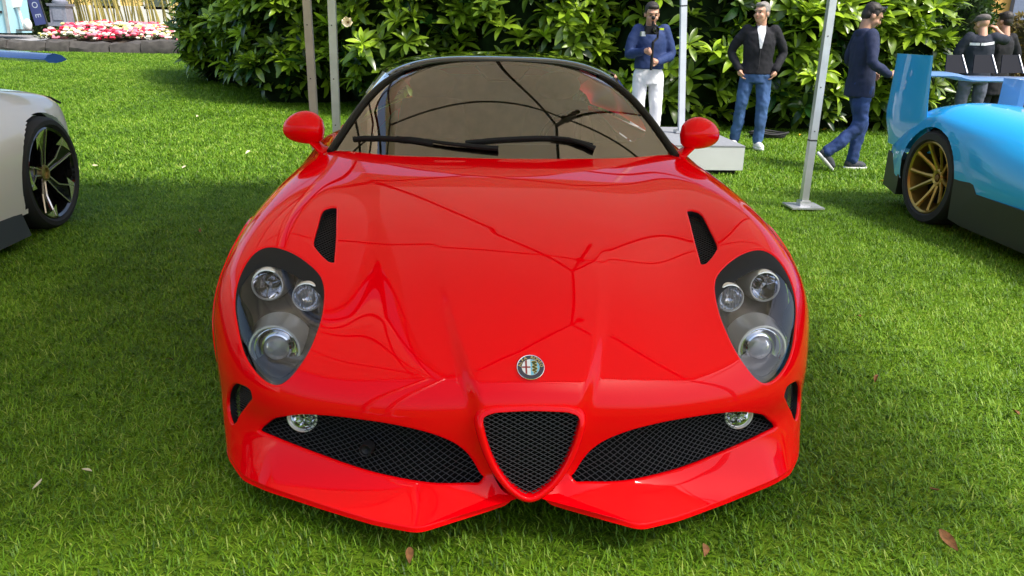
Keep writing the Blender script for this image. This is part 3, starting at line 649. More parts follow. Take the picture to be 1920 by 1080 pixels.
# --- round badge on the nose
bu = px_uv([(993, 690)], 1)[0]; bc = S([0.0], [bu[1]])[0]; bn = Sn(np.array([0.0]), np.array([bu[1]]))[0]
BM = frame_to(bn, bc+bn*.004, (1, 0, 0)); BR = .0345
M_NAVY = mat('badge_navy', (.012, .016, .05), rough=.2, coat=1); M_BWHITE = mat('badge_white', (.8, .8, .78), rough=.3)
M_BRED = mat('badge_red', (.30, .012, .012), rough=.3); M_BBLUE = mat('badge_sky', (.16, .50, .66), rough=.3)
M_GOLD = mat('badge_gold', (.80, .62, .22), rough=.3, metal=.6); M_BGREEN = mat('badge_green', (.06, .07, .01), rough=.3)
badge = MB().lathe([(BR*1.0, -.004), (BR*1.03, -.002), (BR*1.03, .0008), (BR*1.01, .0014), (BR*.985, .0008), (BR*.98, 0)], 56, BM).obj('badge', M_CHROME, red_car)
def flat(name, pts, h, m, parent=badge):
    V = [BM @ Vector((x*BR, y*BR, h)) for x, y in pts]; return mesh_obj(name, V, [tuple(range(len(V)))], m, parent, False)
MB().lathe([(BR*.99, .0006), (BR*.66, .0006)], 56, BM).obj('badge_ring', M_NAVY, badge)
MB().lathe([(BR*.675, .0004), (BR*.67, .0010), (BR*.655, .0010), (BR*.655, .0004)], 56, BM).obj('badge_inner_ring', M_CHROME, badge)
lw = [(.66*math.cos(a), .66*math.sin(a)) for a in np.linspace(PI/2, 3*PI/2, 24)]; rw = [(.66*math.cos(a), .66*math.sin(a)) for a in np.linspace(-PI/2, PI/2, 24)]
flat('badge_white_field', lw, .0008, M_BWHITE); flat('badge_blue_field', rw, .0008, M_BBLUE)
flat('cross_post', [(-.40, -.52), (-.27, -.59), (-.27, .59), (-.40, .52)], .0011, M_BRED); flat('cross_bar', [(-.65, -.06), (-.02, -.06), (-.02, .06), (-.65, .06)], .0012, M_BRED)
sp = [(.33, -.55), (.22, -.47), (.42, -.36), (.14, -.25), (.46, -.12), (.14, .02), (.46, .16), (.18, .28), (.42, .40), (.24, .44), (.10, .36)]
for nm, m_, wd, h_ in (('serpent_edge', M_GOLD, .085, .0010), ('serpent', M_BGREEN, .052, .0013)):
    pts = open_spline(sp, 60); t_ = np.gradient(pts, axis=0); t_ /= np.linalg.norm(t_, axis=1, keepdims=True)
    ww = wd*np.interp(np.arange(60), [0, 14, 50, 59], [.4, 1, 1, 1.3]); nn_ = np.stack([-t_[:, 1], t_[:, 0]], 1)*ww[:, None]
    V = [BM @ Vector((x*BR, y*BR, h_)) for x, y in np.vstack([pts+nn_, pts-nn_])]
    mesh_obj(nm, V, [(i, i+1, 61+i, 60+i) for i in range(59)], m_, badge, False)
def text_mesh(txt, size):
    cu = bpy.data.curves.new('txt', 'FONT'); cu.body = txt; cu.size = size; cu.align_x = 'CENTER'; cu.align_y = 'CENTER'
    cu.resolution_u = 3; o = bpy.data.objects.new('txt', cu); C.objects.link(o); dg = bpy.context.evaluated_depsgraph_get()
    me = o.evaluated_get(dg).to_mesh(); V = [tuple(v.co) for v in me.vertices]; F = [tuple(p.vertices) for p in me.polygons]
    o.evaluated_get(dg).to_mesh_clear(); C.objects.unlink(o); bpy.data.objects.remove(o); return V, F
mb = MB()
for i, ch in enumerate('ALFA ROMEO'):
    if ch == ' ': continue
    a = math.radians(170-160*i/9); V, F = text_mesh(ch, .34*BR)
    R2 = BM @ Matrix.Rotation(a-PI/2, 4, 'Z') @ Matrix.Translation((0, .82*BR, .0012))
    mb.add([R2 @ Vector(v) for v in V], F)
mb.obj('badge_lettering', M_GOLD, badge, False, None)

# --- cabin: windscreen, roof, pillars, side glass
def WS(s, t):                                               # s -1..1 across, t 0..1 up
    s = np.asarray(s, float); t = np.asarray(t, float)
    xe = .722-.232*t-.033*t**6; ye = 1.655+.50*t; b = .215-.08*t
    x = s*xe; y = ye-b*(1-s*s); z = (.842+.343*t+.018*np.sin(PI*t))-(.010+.018*t)*s*s-.042*t**3*np.abs(s)**4
    return np.stack([x, y, z], -1)
def grid_mesh(fn, S_, T_):
    a, b = np.meshgrid(S_, T_); V = fn(a.ravel(), b.ravel()); n = len(S_); F = []
    for j in range(len(T_)-1):
        for i in range(n-1): F.append((j*n+i, j*n+i+1, (j+1)*n+i+1, (j+1)*n+i))
    return V, F
V, F = grid_mesh(WS, np.linspace(-1, 1, 61), np.linspace(-.06, 1, 40)); screen = mesh_obj('windscreen', V, F, M_SCREEN, red_car)
M_FRIT = mat('frit', (.03, .026, .022), rough=.25, coat=.6)
def frit_band():
    n = 61; ss = np.linspace(-1, 1, n); V = []; F = []
    outer = [(s_, -.06) for s_ in ss]+[(1, t_) for t_ in np.linspace(-.06, 1, 40)[1:]]+[(s_, 1) for s_ in ss[::-1][1:]]+[(-1, t_) for t_ in np.linspace(1, -.06, 40)[1:-1]]
    inner = []
    for s_, t_ in outer:
        si, ti = max(-.945, min(.945, s_)), max(.10+.05*abs(s_)**3, min(.955, t_))
        rx, rt = .12, .16                                   # rounded corners
        dx, dt_ = max(0, abs(si)-(.945-rx))/rx, 0
        if ti < .15+rt and dx > 0: ti = max(ti, .10+.05+rt*(1-math.sqrt(max(0, 1-dx*dx))))
        if ti > .955-rt and dx > 0: ti = min(ti, .955-rt*(1-math.sqrt(max(0, 1-dx*dx))))
        inner.append((si, ti))
    o_ = np.array(outer); i_ = np.array(inner); A = WS(o_[:, 0], o_[:, 1]); B = WS(i_[:, 0], i_[:, 1]); m = len(o_)
    A[:, 2] -= .004; B[:, 2] -= .004; A[:, 1] += .003; B[:, 1] += .003
    return np.vstack([A, B]), [(k, (k+1) % m, m+(k+1) % m, m+k) for k in range(m)]
V, F = frit_band(); mesh_obj('screen_surround', V, F, M_FRIT, screen)
def ROOF(s, t):
    a = WS(s, np.ones_like(s)); yb = 2.10+1.75*t
    zc = np.interp(t, [0, .1, .25, .4, .6, .8, 1], [1.200, 1.208, 1.215, 1.205, 1.15, 1.05, .93]); xe = np.interp(t, [0, .2, .5, .8, 1], [.52, .60, .60, .52, .45])
    k = np.clip(t/.06, 0, 1)[:, None]; k = k*k*(3-2*k)
    z = zc-.022*s*s-.075*np.abs(s)**4
    b = np.stack([s*xe, yb-.12*(1-s*s)*(1-t), z], -1)
    return a*(1-k)+b*k
def roof_fn(s, t): return ROOF(s, t)
V, F = grid_mesh(roof_fn, np.linspace(-1, 1, 49), np.r_[0, .015, .03, .045, .06, np.linspace(.09, 1, 30)]); roof = mesh_obj('roof', V, F, M_GLOSSBLACK, red_car)
M_PILLAR = mat('satin_black_trim', (.008, .008, .008), rough=.3, spec=.3)
for s in (1, -1):
    tt = np.linspace(-.04, 1, 24); A = WS(np.full(24, 1.0*s), tt); A[:, 0] += s*.007; A[:, 2] += .002
    MB().tube(A, .015, 10).obj('pillar', M_PILLAR, red_car)
    # side glass from the belt line up to the roof rail
    n = 26; ty = np.linspace(0, 1, n); top = []; bot = []
    for k in ty:
        y = 1.66+k*1.75
        bot.append((s*np.interp(y, [1.6, 2.2, 3.0, 3.5], [.735, .77, .74, .6]), y, np.interp(y, [1.6, 2.2, 3.0, 3.5], [.83, .832, .855, .885])))
        if y < 2.16: a_ = WS(np.array([1.0*s]), np.array([(y-1.655)/.5]))[0]; top.append(tuple(a_))
        else:
            t_ = (y-2.10)/1.75; r_ = ROOF(np.array([1.0*s]), np.array([t_]))[0]; top.append((r_[0], y, r_[2]))
    V = bot+[((b[0]*.45+t_[0]*.55)+s*.02, b[1], b[2]*.45+t_[2]*.55) for b, t_ in zip(bot, top)]+top
    F = [(r*n+k, r*n+k+1, (r+1)*n+k+1, (r+1)*n+k) for r in range(2) for k in range(n-1)]
    mesh_obj('side_window', V, F, M_SIDEGLASS, red_car)
# --- rear body: doors, haunches and tail
secs = [(1.60, [(.62,.828),(.70,.824),(.79,.80),(.866,.755),(.92,.66),(.947,.45),(.937,.2)]), (2.2, [(.62,.83),(.72,.84),(.83,.82),(.90,.76),(.93,.65),(.94,.45),(.92,.2)]),
        (3.0, [(.58,.86),(.68,.86),(.79,.80),(.88,.71),(.925,.60),(.94,.42),(.92,.2)]), (3.5, [(.45,.90),(.56,.89),(.72,.82),(.86,.72),(.92,.60),(.94,.43),(.92,.22)]),
        (3.9, [(.3,.90),(.46,.88),(.66,.82),(.82,.73),(.89,.61),(.91,.43),(.88,.25)]), (4.2, [(.2,.89),(.4,.88),(.58,.85),(.74,.75),(.80,.62),(.80,.45),(.77,.3)]), (4.33, [(.1,.80),(.3,.80),(.45,.78),(.58,.70),(.62,.60),(.62,.48),(.60,.36)])]
ny = 60; ys = np.linspace(1.60, 4.33, ny); sec = np.array([[(x, y, z) for x, z in p] for y, p in secs]); Y0 = [q[0] for q in secs]
rows = []
for y in ys:
    pts = np.stack([[np.interp(y, Y0, sec[:, k, 0]), y, np.interp(y, Y0, sec[:, k, 2])] for k in range(7)]); rows.append(open_spline(pts, 24))
rows = np.array(rows)
for it in range(3): rows[1:-1] = (rows[:-2]+2*rows[1:-1]+rows[2:])/4
fullr = np.concatenate([rows[:, ::-1]*[-1, 1, 1], rows], 1); m = fullr.shape[1]; V = fullr.reshape(-1, 3); F = []
for j in range(ny-1):
    for i in range(m-1):
        f = (j*m+i, j*m+i+1, (j+1)*m+i+1, (j+1)*m+i); c_ = V[list(f)].mean(0)
        if abs(c_[0]) > .8 and (c_[1]-3.52)**2+(c_[2]-.335)**2 < .37**2: continue
        if i == 23 and c_[1] < 3.55: continue               # open over the cabin
        F.append(f)
F.append(tuple((ny-1)*m+i for i in range(m)))
mesh_obj('rear_body', V, F, M_RED, red_car, True, 50)
for s in (1, -1):
    for yc, zc_, R_ in ((ARCH_Y, ARCH_Z, ARCH_R), (3.52, .335, .37)):
        pts = [(s*(.955 if yc > 2 else .968), yc+R_*math.cos(a), zc_+R_*math.sin(a)) for a in np.linspace(-.35, PI+.35, 30)]
        if yc < 2:
            k_ = _gu > 7; pts = [(s*(_P[k_][np.argmin((_P[k_][:, 1]-p[1])**2+(_P[k_][:, 2]-p[2])**2), 0]-.008), p[1], p[2]) for p in pts if p[2] > .2]
        MB().tube(pts, .012, 8).obj('wheel_arch', M_RED, red_car)
        Mw = frame_to((s, 0, 0), (s*.80, yc, .325)); 
        wh = MB().lathe([(.225, .10), (.30, .115), (.322, .10), (.327, .06), (.327, -.06), (.322, -.10), (.30, -.115), (.225, -.10)], 56, Mw, True).obj('wheel', M_RUBBER, red_car)
        MB().lathe([(.228, .10), (.222, .108), (.212, .10), (.205, .04), (.205, -.09)], 48, Mw).obj('rim', M_SATIN, wh)
        mbs = MB()
        for q in range(5):
            a = 2*PI*q/5; mbs.tube([Mw @ Vector((.03*math.cos(a), .03*math.sin(a), .07)), Mw @ Vector((.13*math.cos(a), .13*math.sin(a), .09)), Mw @ Vector((.21*math.cos(a), .21*math.sin(a), .085))], [.035, .028, .034], 8, flat=(1, .5))
        mbs.lathe([(.0005, .085), (.05, .085), (.06, .06)], 24, Mw).obj('spokes', M_SATIN, wh)
        MB().lathe([(.0005, -.06), (.2, -.06)], 32, Mw).obj('brake_disc', M_BLACK, wh)
# floor pan, plus plain boxes added to block daylight in the bay
mb = MB().box((0, 2.2, .17), (1.45, 3.5, .02)).box((0, .85, .36), (1.1, .8, .36)).box((0, 1.50, .55), (1.5, .03, .42)); mb.obj('underbody', M_VOID, red_car, False)
# --- interior
mb = MB().tube([(-.66, 1.78, .78), (0, 1.66, .80), (.66, 1.78, .78)], [.09, .10, .09], 12, flat=(1, .6)).tube([(-.66, 1.86, .72), (0, 1.80, .73), (.66, 1.86, .72)], .13, 12); mb.obj('dashboard', M_DASH, red_car)
for s in (1, -1):
    b = MB().tube([(s*.36, 2.75, .45), (s*.36, 2.85, .70), (s*.36, 2.93, .93)], [.24, .22, .17], 14, flat=(1, .35)); b.obj('seat_back', M_TAN, red_car)
    MB().ball((s*.36, 2.94, 1.02), (.13, .05, .08)).obj('headrest', M_TAN, red_car)
    MB().ball((s*.36, 2.45, .42), (.25, .30, .10)).obj('seat_cushion', M_TAN, red_car)
MB().box((0, 3.35, .80), (1.0, .03, .5)).obj('rear_bulkhead', M_TAN, red_car, False)
Mst = frame_to((0, 1, .35), (.36, 2.05, .80)); mb = MB().tube([Mst @ Vector((.175*math.cos(a), .175*math.sin(a), 0)) for a in np.linspace(0, 2*PI, 33)], .014, 8, cap=False)
for a in (PI*.0, PI, PI*1.5): mb.tube([Mst @ Vector((0, 0, -.02)), Mst @ Vector((.17*math.cos(a), .17*math.sin(a), 0))], .015, 6, flat=(1, .4))
mb.obj('steering_wheel', M_DASH, red_car)
q_ = WS(np.array([-.27, .27, .14, -.14]), np.array([.985, .985, .80, .80])); V = [tuple(p+[0, .012, -.012]) for p in q_]; V = V+[(x, y+.04, z-.015) for x, y, z in V]
mesh_obj('mirror_housing', V, [(0, 1, 2, 3), (4, 7, 6, 5), (0, 4, 5, 1), (1, 5, 6, 2), (2, 6, 7, 3), (3, 7, 4, 0)], mat('grey_trim', (.03, .028, .026), rough=.7), red_car, False)
for s in (1, -1): MB().box((s*.60, 2.5, .55), (.02, 1.6, .56)).obj('door_card', M_DASH, red_car, False)
# --- cowl and wipers
V, F = grid_mesh(lambda s, t: WS(s, -.06-.0*t)+np.stack([0*s, -.012*t, .002-.012*t], -1), np.linspace(-.99, .99, 41), np.linspace(0, 1, 4)); mesh_obj('cowl_strip', V, F, M_BLACK, red_car)
def ws_px(px, lift):
    px = open_spline(px, 24); a, b = np.meshgrid(np.linspace(-1, 1, 400), np.linspace(-.06, .5, 240)); P = WS(a.ravel(), b.ravel()); Q = proj(P); out = []
    for p in px: out.append(P[np.argmin(((Q-p)**2).sum(1))]+np.array([0, -.55, .83])*lift)
    return out
for blade, arm in (([(662, 262), (700, 261), (755, 263), (812, 272)], [(745, 262), (775, 264), (850, 275), (935, 283)]), ([(872, 270), (940, 264), (1010, 261), (1060, 263), (1110, 275)], [(1035, 262), (1065, 265), (1090, 273), (1115, 283)])):
    wp = MB().tube(ws_px(blade, .007), .0085, 6, flat=(.7, 1.2)).obj('wiper', M_BLACK, red_car)
    MB().tube(ws_px(arm, .013), list(np.linspace(.005, .012, 24)), 6).obj('wiper_arm', M_BLACK, wp)
# --- door mirrors
mx, mz = pair_pt((566, 244), (1307, 252), 1.74)
for s in (1, -1):
    V = []; F = []; nb, nk = 22, 24
    for i in range(nb+1):
        k = i/nb; x = -.088+.186*k; rr = (math.sin(PI*min(1, k*1.02+.0)**.62))**.62 if 0 < k < 1 else 0
        rr = max(0, (1-(2*k**.80-1)**2))**.5 if 0 < k < 1 else 0
        zc_ = .010*math.sin(PI*k)-.004*k
        for j in range(nk):
            a = 2*PI*j/nk; cy = math.cos(a)
            V.append((s*(mx+x), 1.74+rr*(.085 if cy < 0 else .035)*cy+.03*k, mz+zc_+rr*.070*math.sin(a)))
    for i in range(nb):
        for j in range(nk): F.append((i*nk+j, i*nk+(j+1) % nk, (i+1)*nk+(j+1) % nk, (i+1)*nk+j))
    mr = mesh_obj('door_mirror', V, F, M_RED, red_car)
    bm = bmesh.new(); bm.from_mesh(mr.data); bmesh.ops.remove_doubles(bm, verts=bm.verts, dist=.0005); bmesh.ops.recalc_face_normals(bm, faces=bm.faces); bm.to_mesh(mr.data); bm.free()
    MB().ball((s*(mx-.005), 1.778, mz+.005), (.070, .004, .05)).obj('mirror_glass', M_CHROME, mr)
    MB().tube([(s*(mx-.035), 1.745, mz-.05), (s*(mx-.075), 1.735, mz-.085), (s*(mx-.16), 1.72, mz-.105)], [.026, .028, .040], 12, flat=(1.6, .6)).obj('mirror_stalk', M_RED, mr)
# ================================================================== magnolia hedge
def leaf_mat(name, lo, hi, rough=.3):
    m = bpy.data.materials.new(name); m.use_nodes = True; t = m.node_tree; b = t.nodes['Principled BSDF']; b.inputs['Roughness'].default_value = rough; b.inputs['Specular IOR Level'].default_value = .55
    a = t.nodes.new('ShaderNodeAttribute'); a.attribute_name = 'tint'; r = t.nodes.new('ShaderNodeValToRGB'); e = r.color_ramp.elements
    e[0].position = 0; e[0].color = (*lo, 1); e[1].position = 1; e[1].color = (*hi, 1); k = e.new(.55); k.color = (*[(x*.62+y*.38) for x, y in zip(lo, hi)], 1)
    t.links.new(a.outputs['Fac'], r.inputs[0]); t.links.new(r.outputs[0], b.inputs['Base Color'])
    tr = t.nodes.new('ShaderNodeBsdfTranslucent'); mx = t.nodes.new('ShaderNodeMixShader'); mx.inputs[0].default_value = .22
    t.links.new(r.outputs[0], tr.inputs[0]); t.links.new(b.outputs[0], mx.inputs[1]); t.links.new(tr.outputs[0], mx.inputs[2]); t.links.new(mx.outputs[0], t.nodes['Material Output'].inputs[0]); return m
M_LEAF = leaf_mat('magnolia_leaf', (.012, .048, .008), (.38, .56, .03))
M_CORE = mat('core_shade_green', (.010, .020, .006), rough=.9, spec=.1, var=.6, vscale=6)  # shade inside the crowns is put into this near-black green
M_BARK = mat('bark', (.07, .05, .035), rough=.9, var=.4, vscale=12, bump=.6, bscale=30)
# one leaf: oblong, folded along its midrib, tip drooping; along +X from the stalk
LN = 7
def leaf_shape(curl, fold, wid=.19):
    V = []; F = []
    for i in range(LN):
        f = i/(LN-1); w_ = wid*math.sin(PI*min(1, (f*.93+.03)))**.75*(1.12-.35*abs(f-.62)); x = f*math.cos(curl*f*.6); z = -f*math.sin(curl*f*.6)
        V += [(x, -w_, z+fold*w_), (x, 0, z), (x, w_, z+fold*w_)]
    for i in range(LN-1):
        a = i*3; F += [(a, a+3, a+4, a+1), (a+1, a+4, a+5, a+2)]
    return np.array(V), F
LEAFS = [leaf_shape(c, f, w_) for c, f, w_ in ((.3, .35, .150), (.6, .25, .135), (-.1, .45, .14), (.9, .3, .16))]
def leaf_data(name, V, F, tint):
    me = bpy.data.meshes.new(name); me.from_pydata([tuple(v) for v in V], [], F); me.update(); me.shade_smooth()
    tint = np.asarray(tint, np.float32) if hasattr(tint, '__len__') else np.full(len(V), tint, np.float32)
    at = me.attributes.new('tint', 'FLOAT', 'POINT'); at.data.foreach_set('value', tint); me.materials.append(M_LEAF); return me
LEAF_ME = {}
def leaf_me(k, lev):
    if (k, lev) not in LEAF_ME: LEAF_ME[(k, lev)] = leaf_data('leaf', *LEAFS[k], lev/7)
    return LEAF_ME[(k, lev)]
def rot_from(xdir, up):
    x = xdir/np.linalg.norm(xdir); y = np.cross(up, x); y /= max(1e-6, np.linalg.norm(y)); z = np.cross(x, y); return np.stack([x, y, z], 1)
def shrub(label, base, rx, ry, h, nwh, seed, leaf=.30, facing=(0, -1), parts=150, lowskirt=True, young=.5):
    r = np.random.default_rng(seed); bx, by = base; bz = gz(bx, by)
    t = thing('magnolia_shrub', label, 'shrub', (bx, by, bz), 0, 'shrubs of the magnolia hedge')
    # near-black core added to block light and darken the crown's gaps
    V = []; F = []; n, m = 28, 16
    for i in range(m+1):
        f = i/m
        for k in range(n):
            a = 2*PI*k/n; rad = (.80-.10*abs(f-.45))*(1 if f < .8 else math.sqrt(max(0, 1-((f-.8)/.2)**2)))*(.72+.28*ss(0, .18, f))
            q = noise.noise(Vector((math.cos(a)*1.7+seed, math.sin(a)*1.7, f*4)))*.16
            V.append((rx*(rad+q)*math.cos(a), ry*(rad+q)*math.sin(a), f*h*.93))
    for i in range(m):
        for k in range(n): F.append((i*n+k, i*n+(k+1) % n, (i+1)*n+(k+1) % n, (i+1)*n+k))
    mesh_obj('shade_core', V, F, M_CORE, t)
    mb = MB()
    for q in range(5):
        a = r.random()*2*PI; mb.tube([(0.25*math.cos(a), .2*math.sin(a), 0), (.3*rx*math.cos(a), .3*ry*math.sin(a), h*.4), (.7*rx*math.cos(a), .7*ry*math.sin(a), h*.8)], [.06, .045, .02], 6)
    mb.obj('trunk', M_BARK, t)
    SV, SF, ST = [], [], []; off = 0; single = []
    for w_ in range(nwh):
        # a whorl near the outer surface, mostly on the side that faces the lawn
        a = math.atan2(facing[1], facing[0]) + r.normal()*.95; f = r.random()**.9*.98+.02
        prof = (.86-.10*abs(f-.45))*(1 if f < .85 else math.sqrt(max(.05, 1-((f-.85)/.16)**2)))*(.66+.34*ss(0, .2, f))
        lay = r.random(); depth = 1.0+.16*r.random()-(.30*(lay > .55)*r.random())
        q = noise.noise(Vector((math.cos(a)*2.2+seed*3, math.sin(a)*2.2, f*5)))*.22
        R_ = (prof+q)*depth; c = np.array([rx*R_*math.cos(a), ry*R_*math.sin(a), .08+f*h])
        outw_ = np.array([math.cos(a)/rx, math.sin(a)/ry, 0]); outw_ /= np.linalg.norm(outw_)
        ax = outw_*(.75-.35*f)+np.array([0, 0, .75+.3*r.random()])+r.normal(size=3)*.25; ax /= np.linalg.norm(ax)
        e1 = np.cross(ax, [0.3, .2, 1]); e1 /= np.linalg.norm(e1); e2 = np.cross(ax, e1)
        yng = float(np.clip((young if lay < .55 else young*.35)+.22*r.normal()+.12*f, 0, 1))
        nl = r.integers(9, 16); ph = r.random()*6
        for k in range(nl):
            ring = k/nl; el = .15+.95*(ring if nl else 0)+r.normal()*.12; aa = ph+k*2.4
            d = (e1*math.cos(aa)+e2*math.sin(aa))*math.cos(el)+ax*math.sin(el)
            L = leaf*(1.0-.35*ring)*(.8+.4*r.random()); R3 = rot_from(d, ax); kk = int(r.integers(0, 4)); V_, F_ = LEAFS[kk]
            tn = float(np.clip(yng-.22+.45*ring+.10*r.normal(), 0, 1)); P = c+d*.02
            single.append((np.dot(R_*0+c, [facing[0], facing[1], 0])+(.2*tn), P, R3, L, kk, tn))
    wp = np.array([CP[0]-bx, CP[1]-by, CP[2]-bz])
    vis = []
    for i, (sc, P, R3, L, kk, tn) in enumerate(single):
        px = proj(P+np.array([bx, by, bz])); on = (-20 < px[0] < 1940) and (-20 < px[1] < 1100)
        vis.append((0 if on else 1, np.linalg.norm(P-wp), i))
    vis.sort(); chosen = set(i for _, _, i in vis[:parts])
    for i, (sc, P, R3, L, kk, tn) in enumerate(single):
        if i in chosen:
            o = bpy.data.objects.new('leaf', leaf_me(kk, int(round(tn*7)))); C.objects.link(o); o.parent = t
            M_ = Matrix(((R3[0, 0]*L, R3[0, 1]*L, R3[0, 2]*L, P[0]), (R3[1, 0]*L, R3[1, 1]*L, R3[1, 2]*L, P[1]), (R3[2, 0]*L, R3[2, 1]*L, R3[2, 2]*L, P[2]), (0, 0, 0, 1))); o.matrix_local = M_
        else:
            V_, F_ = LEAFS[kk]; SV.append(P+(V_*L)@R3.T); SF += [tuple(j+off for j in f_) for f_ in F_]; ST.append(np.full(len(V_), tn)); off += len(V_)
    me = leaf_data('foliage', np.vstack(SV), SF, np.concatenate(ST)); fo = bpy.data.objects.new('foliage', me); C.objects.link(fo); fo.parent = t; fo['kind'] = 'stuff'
    return t
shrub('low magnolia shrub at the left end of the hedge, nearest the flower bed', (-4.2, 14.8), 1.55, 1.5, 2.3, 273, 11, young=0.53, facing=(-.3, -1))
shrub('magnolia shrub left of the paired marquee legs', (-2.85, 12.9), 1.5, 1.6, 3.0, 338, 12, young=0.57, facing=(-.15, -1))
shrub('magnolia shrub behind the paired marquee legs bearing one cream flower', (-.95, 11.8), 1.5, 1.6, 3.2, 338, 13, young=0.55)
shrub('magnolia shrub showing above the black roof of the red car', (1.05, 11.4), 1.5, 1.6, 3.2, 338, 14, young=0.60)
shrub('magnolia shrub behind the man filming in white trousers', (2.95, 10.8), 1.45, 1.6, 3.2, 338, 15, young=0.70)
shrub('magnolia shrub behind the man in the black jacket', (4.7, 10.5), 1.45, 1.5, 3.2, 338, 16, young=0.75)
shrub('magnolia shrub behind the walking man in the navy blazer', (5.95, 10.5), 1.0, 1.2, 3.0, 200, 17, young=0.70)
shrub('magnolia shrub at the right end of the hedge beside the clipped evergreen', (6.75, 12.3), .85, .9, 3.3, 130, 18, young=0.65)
# cream magnolia flower
fc = aty(653, 42, 9.85); fl = thing('magnolia_flower', 'cream magnolia flower open on the hedge between the marquee legs', 'flower', tuple(fc))
M_PETAL = mat('cream_petal', (.88, .80, .62), rough=.5, var=.15, vscale=8)
for k in range(7):
    a = k*2*PI/7; V_, F_ = leaf_shape(-.9, .5, .34); d = np.array([math.cos(a)*.8, -.55, math.sin(a)*.8]); R3 = rot_from(d, np.array([0, -1, .15]))
    R3 = R3 if k != 99 else R3
    mesh_obj('petal', (V_*.15)@R3.T, F_, M_PETAL, fl)
MB().ball((0, -.035, 0), .014).obj('flower_centre', mat('stamen', (.25, .13, .05), rough=.8), fl)

# ================================================================== clipped evergreen, wall and doorway at the right
M_YEW = leaf_mat('yew_leaf', (.010, .035, .006), (.09, .17, .015), .6)
def small_leaf_bush(name, label, cat, base, rx, ry, h, count, seed, L, mat_, core=M_CORE, group=None, cone=0.0):
    r = np.random.default_rng(seed); bx, by = base; bz = gz(bx, by); t = thing(name, label, cat, (bx, by, bz), 0, group); V = []; F = []; n, m = 28, 18
    for i in range(m+1):
        f = i/m
        for k in range(n):
            a = 2*PI*k/n; rad = .9*(1-cone*f)*(1 if f < .85 else math.sqrt(max(0, 1-((f-.85)/.15)**2))); q = noise.noise(Vector((math.cos(a)*2+seed, math.sin(a)*2, f*6)))*.10
            V.append((rx*(rad+q)*math.cos(a), ry*(rad+q)*math.sin(a), f*h*.97))
    for i in range(m):
        for k in range(n): F.append((i*n+k, i*n+(k+1) % n, (i+1)*n+(k+1) % n, (i+1)*n+k))
    mesh_obj('shade_core', V, F, core, t); MB().tube([(0, 0, -.02), (0, 0, h*.6)], [.07, .03], 8).obj('trunk', M_BARK, t)  # dark core added inside the crown to block light
    f = r.random(count)*1.0; a = r.random(count)*2*PI; rad = (1-cone*f)*np.where(f < .85, 1, np.sqrt(np.maximum(.02, 1-((f-.85)/.16)**2)))
    q = np.array([noise.noise(Vector((math.cos(x)*2+seed, math.sin(x)*2, y*6))) for x, y in zip(a, f)])*.14; rr = (rad*.93+q)*(1+.06*r.normal(size=count))
    c = np.stack([rx*rr*np.cos(a), ry*rr*np.sin(a), f*h+.05], 1); d = r.normal(size=(count, 3))+np.stack([np.cos(a), np.sin(a), .5+0*a], 1); d /= np.linalg.norm(d, axis=1, keepdims=True)
    s_ = np.cross(d, r.normal(size=(count, 3))); s_ /= np.linalg.norm(s_, axis=1, keepdims=True); l = (L*(.6+.8*r.random(count)))[:, None]
    Vv = np.stack([c, c+d*l*.5+s_*l*.22, c+d*l, c+d*l*.5-s_*l*.22], 1).reshape(-1, 3); Ff = [(4*i, 4*i+1, 4*i+2, 4*i+3) for i in range(count)]
    me = bpy.data.meshes.new('foliage'); me.from_pydata([tuple(v) for v in Vv], [], Ff); me.update(); at = me.attributes.new('tint', 'FLOAT', 'POINT'); at.data.foreach_set('value', np.repeat(np.clip(.45+.25*r.normal(size=count)+q*1.5, 0, 1), 4).astype(np.float32))
    me.materials.append(mat_); o = bpy.data.objects.new('foliage', me); C.objects.link(o); o.parent = t; o['kind'] = 'stuff'; return t
small_leaf_bush('evergreen_bush', 'clipped dark evergreen between the hedge and the orange wall', 'bush', (7.72, 11.9), .78, .8, 2.6, 8000, 31, .09, M_YEW)
M_OCHRE = leaf_mat('ochre_leaf', (.05, .04, .008), (.32, .24, .05), .7)
M_ORANGEWALL = mat('orange_render', (.70, .37, .11), rough=.9, var=.12, vscale=2.5, bump=.2, bscale=40)
M_YELLOWWALL = mat('yellow_render', (.74, .52, .17), rough=.9, var=.14, vscale=2.0, bump=.2, bscale=40)
M_WHITEWALL = mat('white_render', (.72, .70, .66), rough=.9, var=.1, vscale=3)
M_STONEGREY = mat('grey_stone', (.065, .058, .052), rough=.9, var=.35, vscale=7, bump=.7, bscale=14)
bR = thing('villa', 'orange rendered villa front behind the man in the flat cap', 'building', (12.4, 17.0, 0))
def villa_part(name, c, d, m_, par): o = MB().box(c, d).obj(name, m_, par, False); return o
wl = villa_part('wall', (0, .25, 2.5), (9.0, .5, 5.0), M_ORANGEWALL, bR)
villa_part('plinth_course', (0, -.03, .25), (9.06, .06, .5), M_STONEGREY, bR)
dr = villa_part('doorway', (.92, -.02, 1.4), (1.3, .06, 2.8), mat('dark_doorway', (.012, .011, .010), rough=.6), bR)
villa_part('pilaster', (.05, -.08, 1.7), (.36, .14, 3.4), mat('blue_grey_column', (.16, .19, .30), rough=.6, var=.1), bR)
villa_part('door_panel', (.92, -.06, .9), (.9, .03, 1.3), M_GLOSSBLACK, dr)
for xw in (-3.0, -1.4):
    wn = villa_part('window', (xw, -.02, 2.6), (.9, .06, 1.4), M_WHITEWALL, bR); villa_part('pane', (xw, -.055, 2.6), (.75, .02, 1.25), M_GLOSSBLACK, wn)
